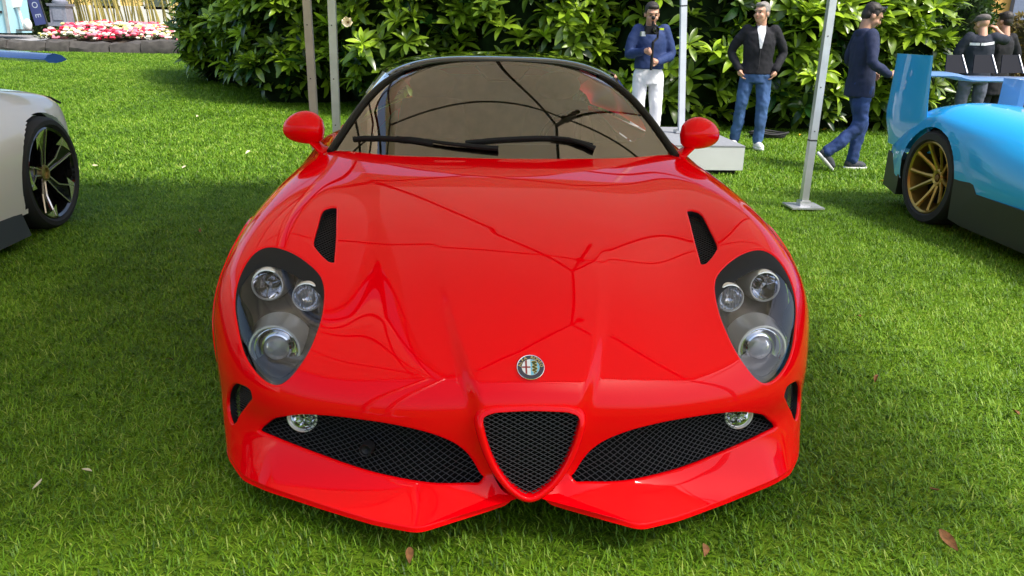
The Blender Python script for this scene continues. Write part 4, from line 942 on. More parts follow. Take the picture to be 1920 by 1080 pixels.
small_leaf_bush('ochre_shrub', 'yellowish brown shrub at the far right in front of the villa', 'bush', (11.45, 15.0), .42, .42, 1.75, 1800, 33, .12, M_OCHRE, mat('ochre_core', (.05, .035, .01), rough=.9))
# red flowers in a trough
tr_ = thing('flower_trough', 'stone trough of red flowers at the foot of the orange wall', 'planter', (10.85, 14.4, 0))
MB().box((0, 0, .06), (1.3, .5, .12)).obj('trough', M_STONEGREY, tr_, False)
mb = MB()
for k in range(130): mb.ball((rng.uniform(-.6, .6), rng.uniform(-.22, .22), .15+rng.uniform(0, .16)), rng.uniform(.03, .06), 6, 4)
o = mb.obj('blossom', mat('red_blossom', (.55, .02, .02), rough=.6), tr_); o['kind'] = 'stuff'

# ================================================================== flower bed, kerb, bamboo and the corner at the far left
BY = 20.0
def bedpt(px, y=BY): p = aty(px, 90, y); return p[0]
M_BEDSOIL = mat('bed_soil', (.06, .045, .03), rough=.95, var=.4, vscale=5)
bed = thing('flower_bed', 'bed of red, pink and white flowers behind the stone edging', 'flower bed', (0, 0, 0))
x0, x1 = bedpt(60), bedpt(420); V = []; F = []; n, m = 40, 8
for j in range(m+1):
    for i in range(n+1):
        x = x0+(x1-x0)*i/n; y = BY+.25+3.0*j/m; V.append((x, y, gz(x, y)+.22+.30*math.sin(PI*.5*j/m)+.05*noise.noise(Vector((x, y, 1)))))
for j in range(m):
    for i in range(n): F.append((j*(n+1)+i, j*(n+1)+i+1, (j+1)*(n+1)+i+1, (j+1)*(n+1)+i))
mesh_obj('soil', V, F, M_BEDSOIL, bed)
r = np.random.default_rng(5); cols = {'red_blossom': (.62, .015, .06), 'pink_blossom': (.72, .20, .26), 'white_blossom': (.80, .74, .60), 'pale_yellow_blossom': (.72, .66, .22)}
bl = {k: MB() for k in cols}; lf = MB()
for k in range(1500):
    x = r.uniform(x0, x1); y = BY+.35+2.7*r.random(); j = (y-BY-.25)/3.0; z = gz(x, y)+.22+.30*math.sin(PI*.5*j)+.05*noise.noise(Vector((x, y, 1)))
    q = noise.noise(Vector((x*.9, y*1.2, 4)))+.25*r.normal(); kind = 'red_blossom' if q > .30 else 'pink_blossom' if q > .02 else 'white_blossom' if q > -.28 else 'pale_yellow_blossom'
    rad = r.uniform(.045, .085); bl[kind].ball((x, y, z+r.uniform(.10, .24)), (rad, rad, rad*.6), 6, 4)
    for w_ in range(2):
        a = r.random()*6.28; p = Vector((x+.08*math.cos(a), y+.08*math.sin(a), z+.08+.06*r.random())); lf.add([p, p+Vector((.06*math.cos(a+.5), .06*math.sin(a+.5), .04)), p+Vector((.12*math.cos(a), .12*math.sin(a), .05)), p+Vector((.06*math.cos(a-.5), .06*math.sin(a-.5), .04))], [(0, 1, 2, 3)])
for k, c_ in cols.items(): o = bl[k].obj(k, mat(k, c_, rough=.6, var=.2, vscale=9), bed); o['kind'] = 'stuff'
o = lf.obj('leaves', mat('bed_leaf', (.06, .15, .02), rough=.6), bed, False, None); o['kind'] = 'stuff'
# rough stone edging, each stone its own piece
kerb = thing('stone_edging', 'rough dark stone edging along the front of the flower bed', 'kerb', (0, 0, 0))
sx = bedpt(-70); k = 0
while sx < x1+.5:
    L = r.uniform(.45, 1.0); H = r.uniform(.26, .36); V = []; F = []
    for i in range(5):
        for (dy, dz) in ((-.20, -.05), (-.22, H*.45), (-.16, H*.9), (.05, H), (.25, H*.95), (.28, -.05)):
            p = Vector((sx+L*(i/4-.0)*.97, BY+dy, gz(sx, BY)+dz)); p += Vector((0, .10, .09))*noise.noise(Vector((p.x*3+k, dy*7, dz*7))); V.append(tuple(p))
    for i in range(4):
        for q in range(6): F.append((i*6+q, i*6+(q+1) % 6, (i+1)*6+(q+1) % 6, (i+1)*6+q))
    F += [tuple(range(5, -1, -1)), tuple(range(24, 30))]
    mesh_obj('edge_stone', V, F, M_STONEGREY, kerb, True, 40); sx += L; k += 1
pv = mesh_obj('path', [(bedpt(-400), BY+.3, gz(-15, BY)+.26), (bedpt(62), BY+.3, gz(-11, BY)+.26), (bedpt(62), BY+9, gz(-11, BY)+.40), (bedpt(-400), BY+9, gz(-11, BY)+.40)], [(0, 1, 2, 3)], mat('path_stone', (.30, .29, .30), rough=.9, var=.2, vscale=2)); tag(pv, kind='structure')
# bamboo, each cane its own piece
M_CANE = mat('bamboo_cane', (.33, .28, .08), rough=.5, var=.35, vscale=1.3); M_BLEAF = leaf_mat('bamboo_leaf', (.06, .10, .01), (.40, .40, .08), .5)
for cl, (pa, pb, lab) in enumerate(((135, 190, 'clump of thin bamboo canes beside the grey lamp pedestal'), (190, 255, 'middle clump of leaning bamboo canes behind the flower bed'), (255, 345, 'clump of bamboo canes nearest the magnolia hedge'))):
    t = thing('bamboo_clump', lab, 'bamboo', (0, 0, 0), 0, 'bamboo behind the flower bed'); lv = []; lt = []
    for q in range(18):
        px = pa+(pb-pa)*(q+r.random())/18; y = BY+3.4+1.1*r.random(); b = aty(px, 66, y); g0 = gz(b[0], y)+.42; ln_ = -.30+.22*r.normal(); h = 3.2+r.random(); pts = [(b[0]+ln_*(f**1.2)*h*.45, y+.05*f, g0+h*f) for f in np.linspace(0, 1, 8)]
        MB().tube(pts, [r.uniform(.018, .034)*(1-.5*f) for f in np.linspace(0, 1, 8)], 6).obj('cane', M_CANE, t)
        for w_ in range(26):
            f = r.uniform(.25, 1); p = np.array([np.interp(f, np.linspace(0, 1, 8), [c_[k_] for c_ in pts]) for k_ in range(3)]); d = np.array([r.normal(), -.5*r.random(), r.normal()*.5-.35]); d /= np.linalg.norm(d); s_ = np.cross(d, [0, 1, .3]); s_ /= np.linalg.norm(s_); L = r.uniform(.12, .26)
            lv += [p, p+d*L*.4+s_*L*.09, p+d*L, p+d*L*.4-s_*L*.09]; lt += [float(np.clip(.55+.3*r.normal(), 0, 1))]*4
    me = bpy.data.meshes.new('bamboo_leaves'); me.from_pydata([tuple(v) for v in lv], [], [(4*i, 4*i+1, 4*i+2, 4*i+3) for i in range(len(lv)//4)]); me.update(); at = me.attributes.new('tint', 'FLOAT', 'POINT'); at.data.foreach_set('value', np.array(lt, np.float32)); me.materials.append(M_BLEAF); o = bpy.data.objects.new('bamboo_leaves', me); C.objects.link(o); o.parent = t; o['kind'] = 'stuff'
# buildings far behind the bamboo
bL = thing('garden_building', 'pale yellow and white building behind the bamboo canes', 'building', (-12.5, 30.0, .5))
villa_part('wall', (0, .25, 2.5), (13, .5, 5.6), M_YELLOWWALL, bL); villa_part('base_band', (0, -.03, .55), (13.05, .06, 1.5), M_WHITEWALL, bL)
for xw in (-4.4, -2.6, -.8, 1.0, 2.8, 4.6): wn = villa_part('window', (xw, -.03, 1.95), (.95, .06, 1.5), M_WHITEWALL, bL); villa_part('pane', (xw, -.07, 1.95), (.7, .02, 1.25), mat('dull_pane', (.10, .12, .10), rough=.2), wn)
# dark conifer behind the banner
small_leaf_bush('conifer', 'dark conifer behind the white signpost at the far left', 'bush', (aty(42, 20, 25)[0], 25.0), 1.15, 1.0, 4.2, 5000, 41, .16, M_YEW)
# lamp pedestal
lp = aty(119, 49, 22.6); lz = lp[2]
lamp = thing('lamp_post', 'grey cast lamp post on a panelled pedestal beside the navy banner', 'lamp post', (lp[0], 22.6, lz)); M_IRON = mat('grey_iron', (.20, .21, .26), rough=.5, var=.15)
MB().tube([(0, 0, 0), (0, 0, .09)], .40, 4).tube([(0, 0, .09), (0, 0, .53)], [.32, .30], 4).obj('pedestal', M_IRON, lamp, False)
MB().tube([(0, 0, .53), (0, 0, .60)], [.36, .38], 4).obj('pedestal_cap', M_IRON, lamp, False); MB().box((0, -.235, .31), (.26, .03, .30)).obj('pedestal_panel', M_IRON, lamp, False)
MB().lathe([(.0, .60), (.20, .60), (.21, .66), (.14, .70), (.16, .76), (.10, .82), (.075, .95), (.06, 3.0), (.0, 3.0)], 20).obj('column', M_IRON, lamp); MB().ball((0, 0, 3.25), .24).obj('globe', M_WHITEWALL, lamp)
# navy banner with pale lettering
b0 = aty(85, 45, 22.2); bn_ = thing('banner', 'navy blue banner with white upright lettering beside the lamp post', 'banner', (b0[0], 22.2, b0[2]))
ban = Matrix.Rotation(math.radians(-10), 4, 'Y'); mb = MB(); mb.box((-.12, 0, 1.0), (.30, .02, 2.0), None); mb.V = [tuple(ban @ Vector(v)) for v in mb.V]; mb.obj('panel', mat('navy_cloth', (.035, .045, .15), rough=.8), bn_, False)
mb = MB()
for i, ch in enumerate('EOE'):
    V_, F_ = text_mesh(ch, .22); R2 = ban @ Matrix.Translation((-.12, -.015, .24+.28*i)) @ Matrix.Rotation(PI/2, 4, 'X') @ Matrix.Rotation(-PI/2, 4, 'Z'); mb.add([R2 @ Vector(v) for v in V_], F_)
mb.obj('lettering', mat('pale_print', (.40, .42, .50), rough=.8), bn_, False, None)
mb = MB().tube([ban @ Vector((.06, 0, -.12)), ban @ Vector((.06, 0, 2.05))], .018, 8); mb.obj('banner_pole', M_STEEL, bn_)
# white signpost
s0 = aty(47, 58, 21.4); sg = thing('signpost', 'white signpost with a small plate at the far left corner', 'sign', (s0[0], 21.4, s0[2])); tilt = Matrix.Rotation(math.radians(-8), 4, 'Y')
mb = MB().tube([tilt @ Vector((0, 0, 0)), tilt @ Vector((0, 0, 1.9))], .035, 8); mb.obj('post', M_WHITEWALL, sg); mb = MB().lathe([(0, -.0), (.20, .0), (.22, .015), (.20, .03), (0, .03)], 6, tilt @ Matrix.Translation((0, -.05, .78)) @ Matrix.Rotation(PI/2, 4, 'X')); mb.obj('plate', M_WHITEWALL, sg, False); MB().box((0, 0, .02), (.30, .3, .04)).obj('base', M_STONEGREY, sg, False)
MB().ball((.10, 0, .16), (.10, .10, .16)).obj('bollard_cap', M_WHITEWALL, sg)
# pale blue kiosk at the left edge
k0 = aty(16, 62, 20.9); ks = thing('kiosk', 'pale blue kiosk cut off by the left edge of the picture', 'kiosk', (k0[0], 20.9, k0[2]))
MB().box((-1.0, .6, 1.3), (2.0, 1.2, 2.6)).obj('body', mat('pale_blue_panel', (.36, .62, .70), rough=.4), ks, False); MB().box((.03, -.03, 1.3), (.06, .06, 2.6)).obj('corner_post', M_ALU, ks, False); MB().box((-.10, -.015, .52), (.05, .03, .06)).obj('handle', M_STEEL, ks, False)
mb = MB().tube([(-.30, -.05, .95), (-.12, -.05, .90), (-.16, -.05, .74), (-.30, -.05, .70)], .025, 6).tube([(-.3, -.05, 1.2), (-.05, -.05, 1.12)], .02, 6); mb.obj('iron_scroll', M_STEEL, ks)
# trees far behind close the horizon
for k, (tx, ty_, h_, lab) in enumerate(((-24, 46, 9, 'tall dark tree far behind the kiosk'), (-6, 40, 10, 'tall dark tree far behind the bamboo'), (4, 34, 10, 'tall dark tree far behind the middle of the hedge'), (17, 36, 10, 'tall dark tree far behind the villa'))):
    small_leaf_bush('tree', lab, 'tree', (tx, ty_), 6.5, 4, h_, 5000, 51+k, .6, M_YEW, group='trees far behind the garden')
# ================================================================== blue car at the right
M_BLUE = mat('sky_blue_paint', (.008, .38, .85), rough=.35, coat=1.0, coat_rough=.02, spec=.3)
M_SILL = mat('black_sill', (.022, .026, .022), rough=.5); M_GOLDRIM = mat('gold_alloy', (.48, .32, .08), rough=.32, metal=.85)
M_WINGGREY = mat('wing_blue_grey', (.10, .20, .38), rough=.35, coat=.5)
def loft(name, secs, m, parent, nrow=40, ncol=26, hole=None, circ=None, smooth_it=10, axis_mirror=None, tail=True):
    Y0 = np.array([q[0] for q in secs]); A = np.array([open_spline(np.array(q[1], float), ncol) for q in secs]); ys = np.linspace(Y0[0], Y0[-1], nrow); rows = []
    for y in ys:
        rows.append(np.stack([np.interp(y, Y0, A[:, k, 0]) for k in range(ncol)]).reshape(-1, 1)); rows[-1] = np.concatenate([rows[-1], np.full((ncol, 1), y), np.stack([np.interp(y, Y0, A[:, k, 1]) for k in range(ncol)]).reshape(-1, 1)], 1)
    R = np.array(rows)
    for it in range(smooth_it): R[1:-1] = (R[:-2]+2*R[1:-1]+R[2:])/4
    V = R.reshape(-1, 3); F = []
    for j in range(nrow-1):
        for i in range(ncol-1):
            f = (j*ncol+i, j*ncol+i+1, (j+1)*ncol+i+1, (j+1)*ncol+i); c_ = V[list(f)].mean(0)
            if hole and hole(c_): continue
            F.append(f)
    if tail: F.append(tuple((nrow-1)*ncol+i for i in range(ncol)))
    o = mesh_obj(name, V, F, m, parent, True, 60); bm = bmesh.new(); bm.from_mesh(o.data)
    if circ:                                                # snap the cut edge to a true arch
        cy_, cz_, R_ = circ
        for v in bm.verts:
            if any(e.is_boundary for e in v.link_edges):
                d_ = math.hypot(v.co.y-cy_, v.co.z-cz_)
                if abs(d_-R_) < .06 and v.co.z > cz_-.12: v.co.y = cy_+(v.co.y-cy_)*R_/d_; v.co.z = cz_+(v.co.z-cz_)*R_/d_
    bmesh.ops.recalc_face_normals(bm, faces=bm.faces); bm.to_mesh(o.data); bm.free(); return o
def wheel_obj(parent, c, s, R, W, rim_r, m_rim, style, rot=0.0):
    Mw = frame_to((s, 0, 0), c, (0, 1, 0)) @ Matrix.Rotation(rot, 4, 'Z'); h = W/2
    wh = MB().lathe([(rim_r*1.0, h*.86), (rim_r*1.06, h*1.0), (R*.93, h*.98), (R*.985, h*.80), (R, h*.5), (R, -h*.5), (R*.985, -h*.8), (R*.93, -h), (rim_r, -h*.86)], 64, Mw, True).obj('wheel', M_RUBBER, parent)
    MB().lathe([(rim_r*1.02, h*.88), (rim_r*.98, h*.93), (rim_r*.93, h*.84), (rim_r*.89, h*.2), (rim_r*.87, -h*.8)], 56, Mw).obj('rim', m_rim, wh)
    MB().lathe([(.0005, -h*.35), (rim_r*.9, -h*.35)], 40, Mw).obj('brake_disc', M_VOID, wh)
    if style == 'twin':
        for q in range(5):
            for d_ in (-.20, .20):
                a = 2*PI*q/5+d_; a2 = 2*PI*q/5+d_*1.6; pts = [Mw @ Vector((r_*math.cos(a_), r_*math.sin(a_), z_)) for r_, a_, z_ in ((rim_r*.16, a, h*.22), (rim_r*.45, a+(a2-a)*.4, h*.42), (rim_r*.75, a+(a2-a)*.8, h*.66), (rim_r*.94, a2, h*.80))]
                MB().tube(pts, [.020, .014, .013, .017], 6, flat=(1, 1.1)).obj('spoke', m_rim, wh)
        MB().lathe([(rim_r*.26, h*.1), (rim_r*.25, h*.34), (rim_r*.20, h*.40), (rim_r*.13, h*.36), (rim_r*.12, h*.2), (.0005, h*.2)], 32, Mw).obj('hub', m_rim, wh)
        MB().lathe([(rim_r*.11, h*.2), (rim_r*.10, h*.38), (.0005, h*.40)], 6, Mw).obj('centre_lock', mat('bronze_nut', (.20, .10, .04), rough=.4, metal=.8), wh)
    else:
        m_face = m_rim
        for q in range(5):
            a = 2*PI*q/5; P = lambda r_, d_, z_: Mw @ Vector((rim_r*r_*math.cos(a+d_), rim_r*r_*math.sin(a+d_), h*z_))
            V = [P(.12, -.5, .45), P(.14, .5, .45), P(.50, .22, .62), P(.93, .42, .86), P(.96, -.02, .88), P(.52, -.10, .62)]; W_ = [v-(Mw.to_3x3() @ Vector((0, 0, .05))) for v in V]
            mesh_obj('spoke', V+W_, [(0, 1, 2, 5), (5, 2, 3, 4), (0, 5, 11, 6), (5, 4, 10, 11), (2, 1, 7, 8), (3, 2, 8, 9)], M_GLOSSBLACK, wh, False)
            ed = MB().tube([P(.16, .45, .50), P(.50, .23, .66), P(.94, .43, .90)], .0065, 4).tube([P(.53, -.11, .66), P(.96, -.03, .91)], .0055, 4).tube([P(.14, -.40, .50), P(.52, -.10, .66)], .0055, 4); ed.obj('machined_edge', M_FACET, wh, False)
            V = [P(.98, .02, .92), P(.97, .26, .92), P(.95, .50, .92), P(.70, .60, .82), P(.84, .30, .87)]; mesh_obj('machined_facet', V, [(0, 1, 2, 3, 4)], M_FACET, wh, False)
        MB().lathe([(.055, h*.3), (.052, h*.58), (.036, h*.60), (.034, h*.5), (.0005, h*.5)], 12, Mw).obj('hub_cap', mat('brass_cap', (.42, .32, .14), rough=.35, metal=.8), wh)
    return wh
M_FACET = mat('machined_alloy', (.72, .66, .62), rough=.25, metal=.9)
wb = atz(1750, 420, 0.0); BX, BYc = wb[0]-.06, wb[1]+.02; RB = .345
blue = thing('race_car', 'sky blue race car with tall tail fin and gold wheel at right', 'car', (0, 0, 0))
hb = lambda c_: c_[0] < BX+.14 and (c_[1]-BYc)**2+(c_[2]-RB)**2 < (RB+.022)**2
X = BX
loft('body', [(.2, [(X+.05,.22),(X+.05,.38),(X+.10,.50),(X+.25,.58),(X+.6,.60),(X+.95,.60)]), (1.4, [(X-.02,.20),(X-.03,.45),(X+.02,.62),(X+.22,.70),(X+.6,.74),(X+.95,.80)]), (2.6, [(X+.0,.22),(X-.01,.42),(X+.05,.56),(X+.22,.68),(X+.55,.80),(X+.95,1.02)]),
  (3.2, [(X-.04,.22),(X-.06,.45),(X-.01,.65),(X+.16,.80),(X+.45,.84),(X+.95,.87)]), (BYc, [(X-.055,.25),(X-.075,.50),(X-.065,.70),(X-.025,.80),(X+.14,.885),(X+.45,.885),(X+.95,.80)]), (BYc+.40, [(X-.05,.27),(X-.06,.50),(X-.01,.68),(X+.14,.81),(X+.45,.815),(X+.95,.74)]), (BYc+.72, [(X+.04,.34),(X+.03,.48),(X+.06,.58),(X+.18,.66),(X+.45,.68),(X+.95,.66)]), (BYc+.80, [(X+.10,.38),(X+.10,.48),(X+.12,.55),(X+.22,.60),(X+.45,.62),(X+.95,.61)])], M_BLUE, blue, 150, 54, hb, (BYc, RB, RB+.022))
MB().tube([(X+.05, BYc+(RB+.022)*math.cos(a), RB+(RB+.022)*math.sin(a)) for a in np.linspace(-.1, PI+.1, 34)], .018, 6).obj('wheel_arch', M_BLACK, blue)
# black sill and underbody
sl = [aty(*q, yy) for q, yy in (((1795, 343), 3.52), ((1846, 358), 3.25), ((1857, 380), 3.2), ((1925, 402), 2.9), ((1925, 455), 2.85), ((1830, 420), 3.3), ((1795, 408), 3.5))]
V = [(X-.066, BYc-.36, .44), (X-.062, BYc-.58, .40), (X-.060, BYc-.62, .345), (X-.03, 2.2, .32), (X-.02, 1.0, .32), (X-.02, 1.0, .07), (X-.02, 2.2, .07), (X-.05, BYc-.5, .10), (X-.055, BYc-.36, .12)]; k = len(V); V = V+[(x+.25, y, z) for x, y, z in V]
mesh_obj('sill', V, [tuple(range(k)), tuple(range(2*k-1, k-1, -1))]+[(i, (i+1) % k, k+(i+1) % k, k+i) for i in range(k)], M_SILL, blue, False)
MB().box((X+.95, 2.6, .2), (1.7, 4.2, .12)).obj('underbody', M_VOID, blue, False)
V = [(X-.05, BYc+.37, .42), (X+.02, BYc+.72, .44), (X+.03, BYc+.74, .16), (X-.04, BYc+.40, .14)]; V = V+[(x+.12, y, z) for x, y, z in V]; mesh_obj('rear_skirt', V, [(0, 1, 2, 3), (7, 6, 5, 4), (0, 4, 5, 1), (1, 5, 6, 2), (2, 6, 7, 3), (3, 7, 4, 0)], M_SILL, blue, False)
wheel_obj(blue, (X+.085, BYc, RB), -1, RB, .28, .262, M_GOLDRIM, 'twin', .25)
wheel_obj(blue, (X+.085, 1.15, RB), -1, RB, .28, .262, M_GOLDRIM, 'twin', .6)
# tail fin that grows out of the haunch
fs = [(.50, .10, .74, .00, .10), (.56, .10, .74, -.012, .115), (.62, .11, .75, -.022, .105), (.69, .13, .76, -.028, .075), (.76, .16, .76, -.026, .050), (.85, .18, .755, -.018, .036), (1.0, .21, .76, -.008, .028), (1.12, .235, .765, .0, .025), (1.20, .25, .77, .004, .022)]
V = []; F = []; nk = 28
for z, ya, yb, xo, th_ in fs:                               # xo: outer face, th_: how far it spreads inboard
    for q in range(nk):
        a = 2*PI*q/nk; c_, s_ = math.cos(a), math.sin(a); V.append((X+xo+th_*.5+th_*.5*s_, BYc+.05+(ya+yb)/2+(yb-ya)/2*np.sign(c_)*abs(c_)**.7, z))
for i in range(len(fs)-1):
    for q in range(nk): F.append((i*nk+q, i*nk+(q+1) % nk, (i+1)*nk+(q+1) % nk, (i+1)*nk+q))
F.append(tuple((len(fs)-1)*nk+q for q in range(nk))); mesh_obj('tail_fin', V, F, M_BLUE, blue, True, 60)
# rear wing blade between the fins, black flaps on it
M_FLAP = mat('flap_black', (.012, .013, .018), rough=.8, spec=.15); wy = BYc+.62; wz = aty(1830, 146, wy)[2]; V = []; F = []; prof = [(-.16, .0), (-.12, .022), (0, .028), (.12, .012), (.16, 0), (.1, -.010), (0, -.014), (-.12, -.012)]
xs_ = np.r_[np.linspace(X+.03, X+1.85, 40)]
for x in xs_:
    dz = .030*(1-ss(X+.30, X+.48, x))
    for py_, pz in prof: V.append((x, wy+py_, wz+pz+dz-.012))
for i in range(39):
    for q in range(8): F.append((i*8+q, i*8+(q+1) % 8, (i+1)*8+(q+1) % 8, (i+1)*8+q))
mesh_obj('rear_wing', V, F, M_WINGGREY, blue, True, 50)
for pa, pb in ((1772, 1812), (1824, 1868), (1876, 1918)):
    a_, b_ = aty(pa, 137, wy+.02), aty(pb, 137, wy+.02); c_, d_ = aty(pa+4, 103, wy+.10), aty(pb-9, 103, wy+.10); V = [a_, b_, d_, c_]; V = [tuple(v) for v in V]+[(v[0], v[1]+.012, v[2]) for v in V]
    fpn = mesh_obj('wing_flap', V, [(0, 1, 2, 3), (7, 6, 5, 4), (0, 4, 5, 1), (1, 5, 6, 2), (2, 6, 7, 3), (3, 7, 4, 0)], M_FLAP, blue, False)
    MB().tube([b_+np.array([.004, -.004, 0]), d_+np.array([.004, -.004, 0])], .006, 4).obj('flap_edge', M_ALU, fpn)
p_ = [aty(1902, 218, 4.0), aty(1914, 218, 3.95), aty(1930, 150, 4.05), aty(1918, 150, 4.1)]; V = [tuple(v) for v in p_]+[(v[0]+.02, v[1]+.25, v[2]) for v in p_]
mesh_obj('spine_fin', V, [(0, 1, 2, 3), (7, 6, 5, 4), (0, 4, 5, 1), (1, 5, 6, 2), (2, 6, 7, 3), (3, 7, 4, 0)], mat('pale_blue_paint', (.22, .40, .60), rough=.3, coat=.8), blue, False)

# ================================================================== white car at the left
M_PEARL = mat('pearl_white_paint', (.86, .83, .78), rough=.35, coat=1.0, coat_rough=.03)
M_WINGBLUE = mat('blue_wing_gloss', (.05, .16, .62), rough=.2, coat=1.0)  # one even gloss blue over the whole wing
ww = atz(112, 428, 0.0); WX, WY = ww[0]-.02, ww[1]+.02; RW = .365
white = thing('coupe', 'pearl white car with blue rear wing and faceted dark wheel at left', 'car', (0, 0, 0)); X = WX
hw = lambda c_: c_[0] > X-.16 and (c_[1]-WY)**2+(c_[2]-RW)**2 < (RW+.022)**2
mir = lambda L: [(X-(x), z) for x, z in L]
loft('body', [(-.6, mir([(.05,.2),(.05,.4),(.1,.5),(.3,.62),(.6,.66),(.95,.68)])), (1.0, mir([(.03,.18),(.0,.42),(.03,.60),(.15,.74),(.5,.80),(.95,.86)])), (2.4, mir([(.04,.17),(.02,.42),(.05,.60),(.16,.78),(.4,.95),(.95,1.20)])),
  (WY-.45, mir([(.0,.17),(-.03,.42),(-.02,.62),(.10,.80),(.32,.94),(.95,1.10)])), (WY, mir([(-.01,.18),(-.045,.45),(-.03,.68),(.09,.83),(.30,.90),(.95,.98)])), (WY+.36, mir([(.03,.22),(.0,.45),(.01,.66),(.08,.80),(.28,.86),(.95,.90)])), (WY+.50, mir([(.12,.26),(.08,.45),(.08,.64),(.12,.78),(.28,.82),(.95,.84)])), (WY+.56, mir([(.20,.30),(.16,.45),(.16,.60),(.2,.70),(.3,.74),(.95,.76)]))], M_PEARL, white, 150, 54, hw, (WY, RW, RW+.022))
MB().tube([(X-.075, WY+(RW+.022)*math.cos(a), RW+(RW+.022)*math.sin(a)) for a in np.linspace(-.2, PI+.2, 34)], .016, 6).obj('wheel_arch', M_BLACK, white)
wheel_obj(white, (X-.10, WY, RW), 1, RW, .27, .295, M_GLOSSBLACK, 'facet', .35)
wheel_obj(white, (X-.10, .55, RW), 1, RW, .27, .295, M_GLOSSBLACK, 'facet', .1)
MB().box((X-.95, 1.6, .17), (1.78, 4.2, .10)).obj('underbody', M_VOID, white, False)
V = [(X+.0, WY-.40, .19), (X-.01, .9, .19), (X+.05, .9, .06), (X+.06, WY-.44, .06)]; V = V+[(x-.25, y, z) for x, y, z in V]; mesh_obj('sill', V, [(0, 1, 2, 3), (7, 6, 5, 4), (0, 4, 5, 1), (1, 5, 6, 2), (2, 6, 7, 3), (3, 7, 4, 0)], M_SILL, white, False)
MB().tube([(X-.26, WY+.50, .82), (X-.17, WY+.51, .80), (X-.11, WY+.515, .765)], .008, 6).obj('tail_lip', M_BLACK, white)
# rear wing
V = []; F = []; prof = [(-.19, .012), (-.12, .040), (0, .046), (.12, .030), (.20, .0), (.1, -.012), (0, -.016), (-.12, -.010)]; wyy = WY+.38; e_ = aty(104, 110, wyy); nx = 30
for i in range(nx):
    f = i/(nx-1); x = e_[0]-1.5*f; sc = .80+.20*ss(0, .12, f); dz = .035*math.sin(PI*.5*min(1, f*1.4))-.012
    for py_, pz in prof: V.append((x, wyy+py_*sc, e_[2]+dz+pz))
for i in range(nx-1):
    for q in range(8): F.append((i*8+q, i*8+(q+1) % 8, (i+1)*8+(q+1) % 8, (i+1)*8+q))
F += [tuple(range(7, -1, -1)), tuple((nx-1)*8+q for q in range(8))]; wg = mesh_obj('rear_wing', V, F, M_WINGBLUE, white, True, 50)
bm = bmesh.new(); bm.from_mesh(wg.data); bmesh.ops.recalc_face_normals(bm, faces=bm.faces); bm.to_mesh(wg.data); bm.free()
for q in (1.15,): MB().tube([(e_[0]-q, wyy, e_[2]+.0), (e_[0]-q, wyy-.02, .82)], .016, 6, flat=(1, 2.5)).obj('wing_strut', M_BLACK, white)
# ================================================================== people
from mathutils.bvhtree import BVHTree
M_SKIN = mat('skin', (.56, .30, .20), rough=.5, var=.06, vscale=18); M_SKIN2 = mat('skin_tan', (.47, .25, .16), rough=.5, var=.06, vscale=18)
M_LIP = mat('lip', (.36, .12, .09), rough=.5); M_EYE = mat('eye', (.02, .015, .012), rough=.2)
def organic(name, mb, voxel, m, parent, smooth=4, folds=0.0, fscale=10.0, seed=0):
    me = bpy.data.meshes.new('tmp'); me.from_pydata([tuple(v) for v in mb.V], [], mb.F); me.update()
    bm = bmesh.new(); bm.from_mesh(me); bmesh.ops.recalc_face_normals(bm, faces=bm.faces); bm.to_mesh(me); bm.free()
    o = bpy.data.objects.new('tmp', me); C.objects.link(o)
    rm = o.modifiers.new('r', 'REMESH'); rm.mode = 'VOXEL'; rm.voxel_size = voxel
    sm = o.modifiers.new('s', 'SMOOTH'); sm.factor = .5; sm.iterations = smooth
    dg = bpy.context.evaluated_depsgraph_get(); out = bpy.data.meshes.new_from_object(o.evaluated_get(dg)); C.objects.unlink(o); bpy.data.objects.remove(o)
    if folds:
        out.update(); co = [v.co.copy() for v in out.vertices]; no = [v.normal.copy() for v in out.vertices]
        for v, c_, n_ in zip(out.vertices, co, no):
            q = noise.noise(Vector((c_.x*fscale+seed, c_.y*fscale, c_.z*fscale*.8)))+.5*noise.noise(Vector((c_.x*fscale*2.3, c_.y*fscale*2.3+seed, c_.z*fscale*2.6+c_.x*9)))
            v.co = c_+n_*q*folds
    out.name = name; out.materials.clear(); out.materials.append(m); out.shade_smooth()
    ob = bpy.data.objects.new(name, out); C.objects.link(ob); ob.parent = parent; return ob
def limb(mb, pts, rs, n=12):
    P = open_spline(pts, 10); R_ = np.interp(np.linspace(0, 1, 10), np.linspace(0, 1, len(rs)), rs); mb.tube(P, list(R_), n)
    mb.ball(pts[0], rs[0], n, 8); mb.ball(pts[-1], rs[-1], n, 8)
def hand(mb, wrist, dirv, palm_n, curl, side):
    w_ = Vector(wrist); d = Vector(dirv).normalized(); nrm = Vector(palm_n).normalized(); nrm = (nrm-d*nrm.dot(d)).normalized(); s_ = d.cross(nrm)*side
    limb(mb, [w_, w_+d*.045], [.026, .034]); mb.ball(w_+d*.055, (.036, .036, .030))
    for k, (off, L) in enumerate(((-.030, .070), (-.010, .080), (.011, .076), (.030, .060))):
        a = w_+d*.075+s_*off; c = curl
        b = a+(d*math.cos(c*.6)+nrm*math.sin(c*.6))*L*.45; e = b+(d*math.cos(c*1.5)+nrm*math.sin(c*1.5))*L*.35; f = e+(d*math.cos(c*2.2)+nrm*math.sin(c*2.2))*L*.25
        limb(mb, [a, b, e, f], [.0105, .010, .009, .008], 8)
    a = w_+d*.03-s_*.030; limb(mb, [a, a+d*.03-s_*.018+nrm*.015, a+d*.055-s_*.012+nrm*.032], [.013, .0115, .0095], 8)
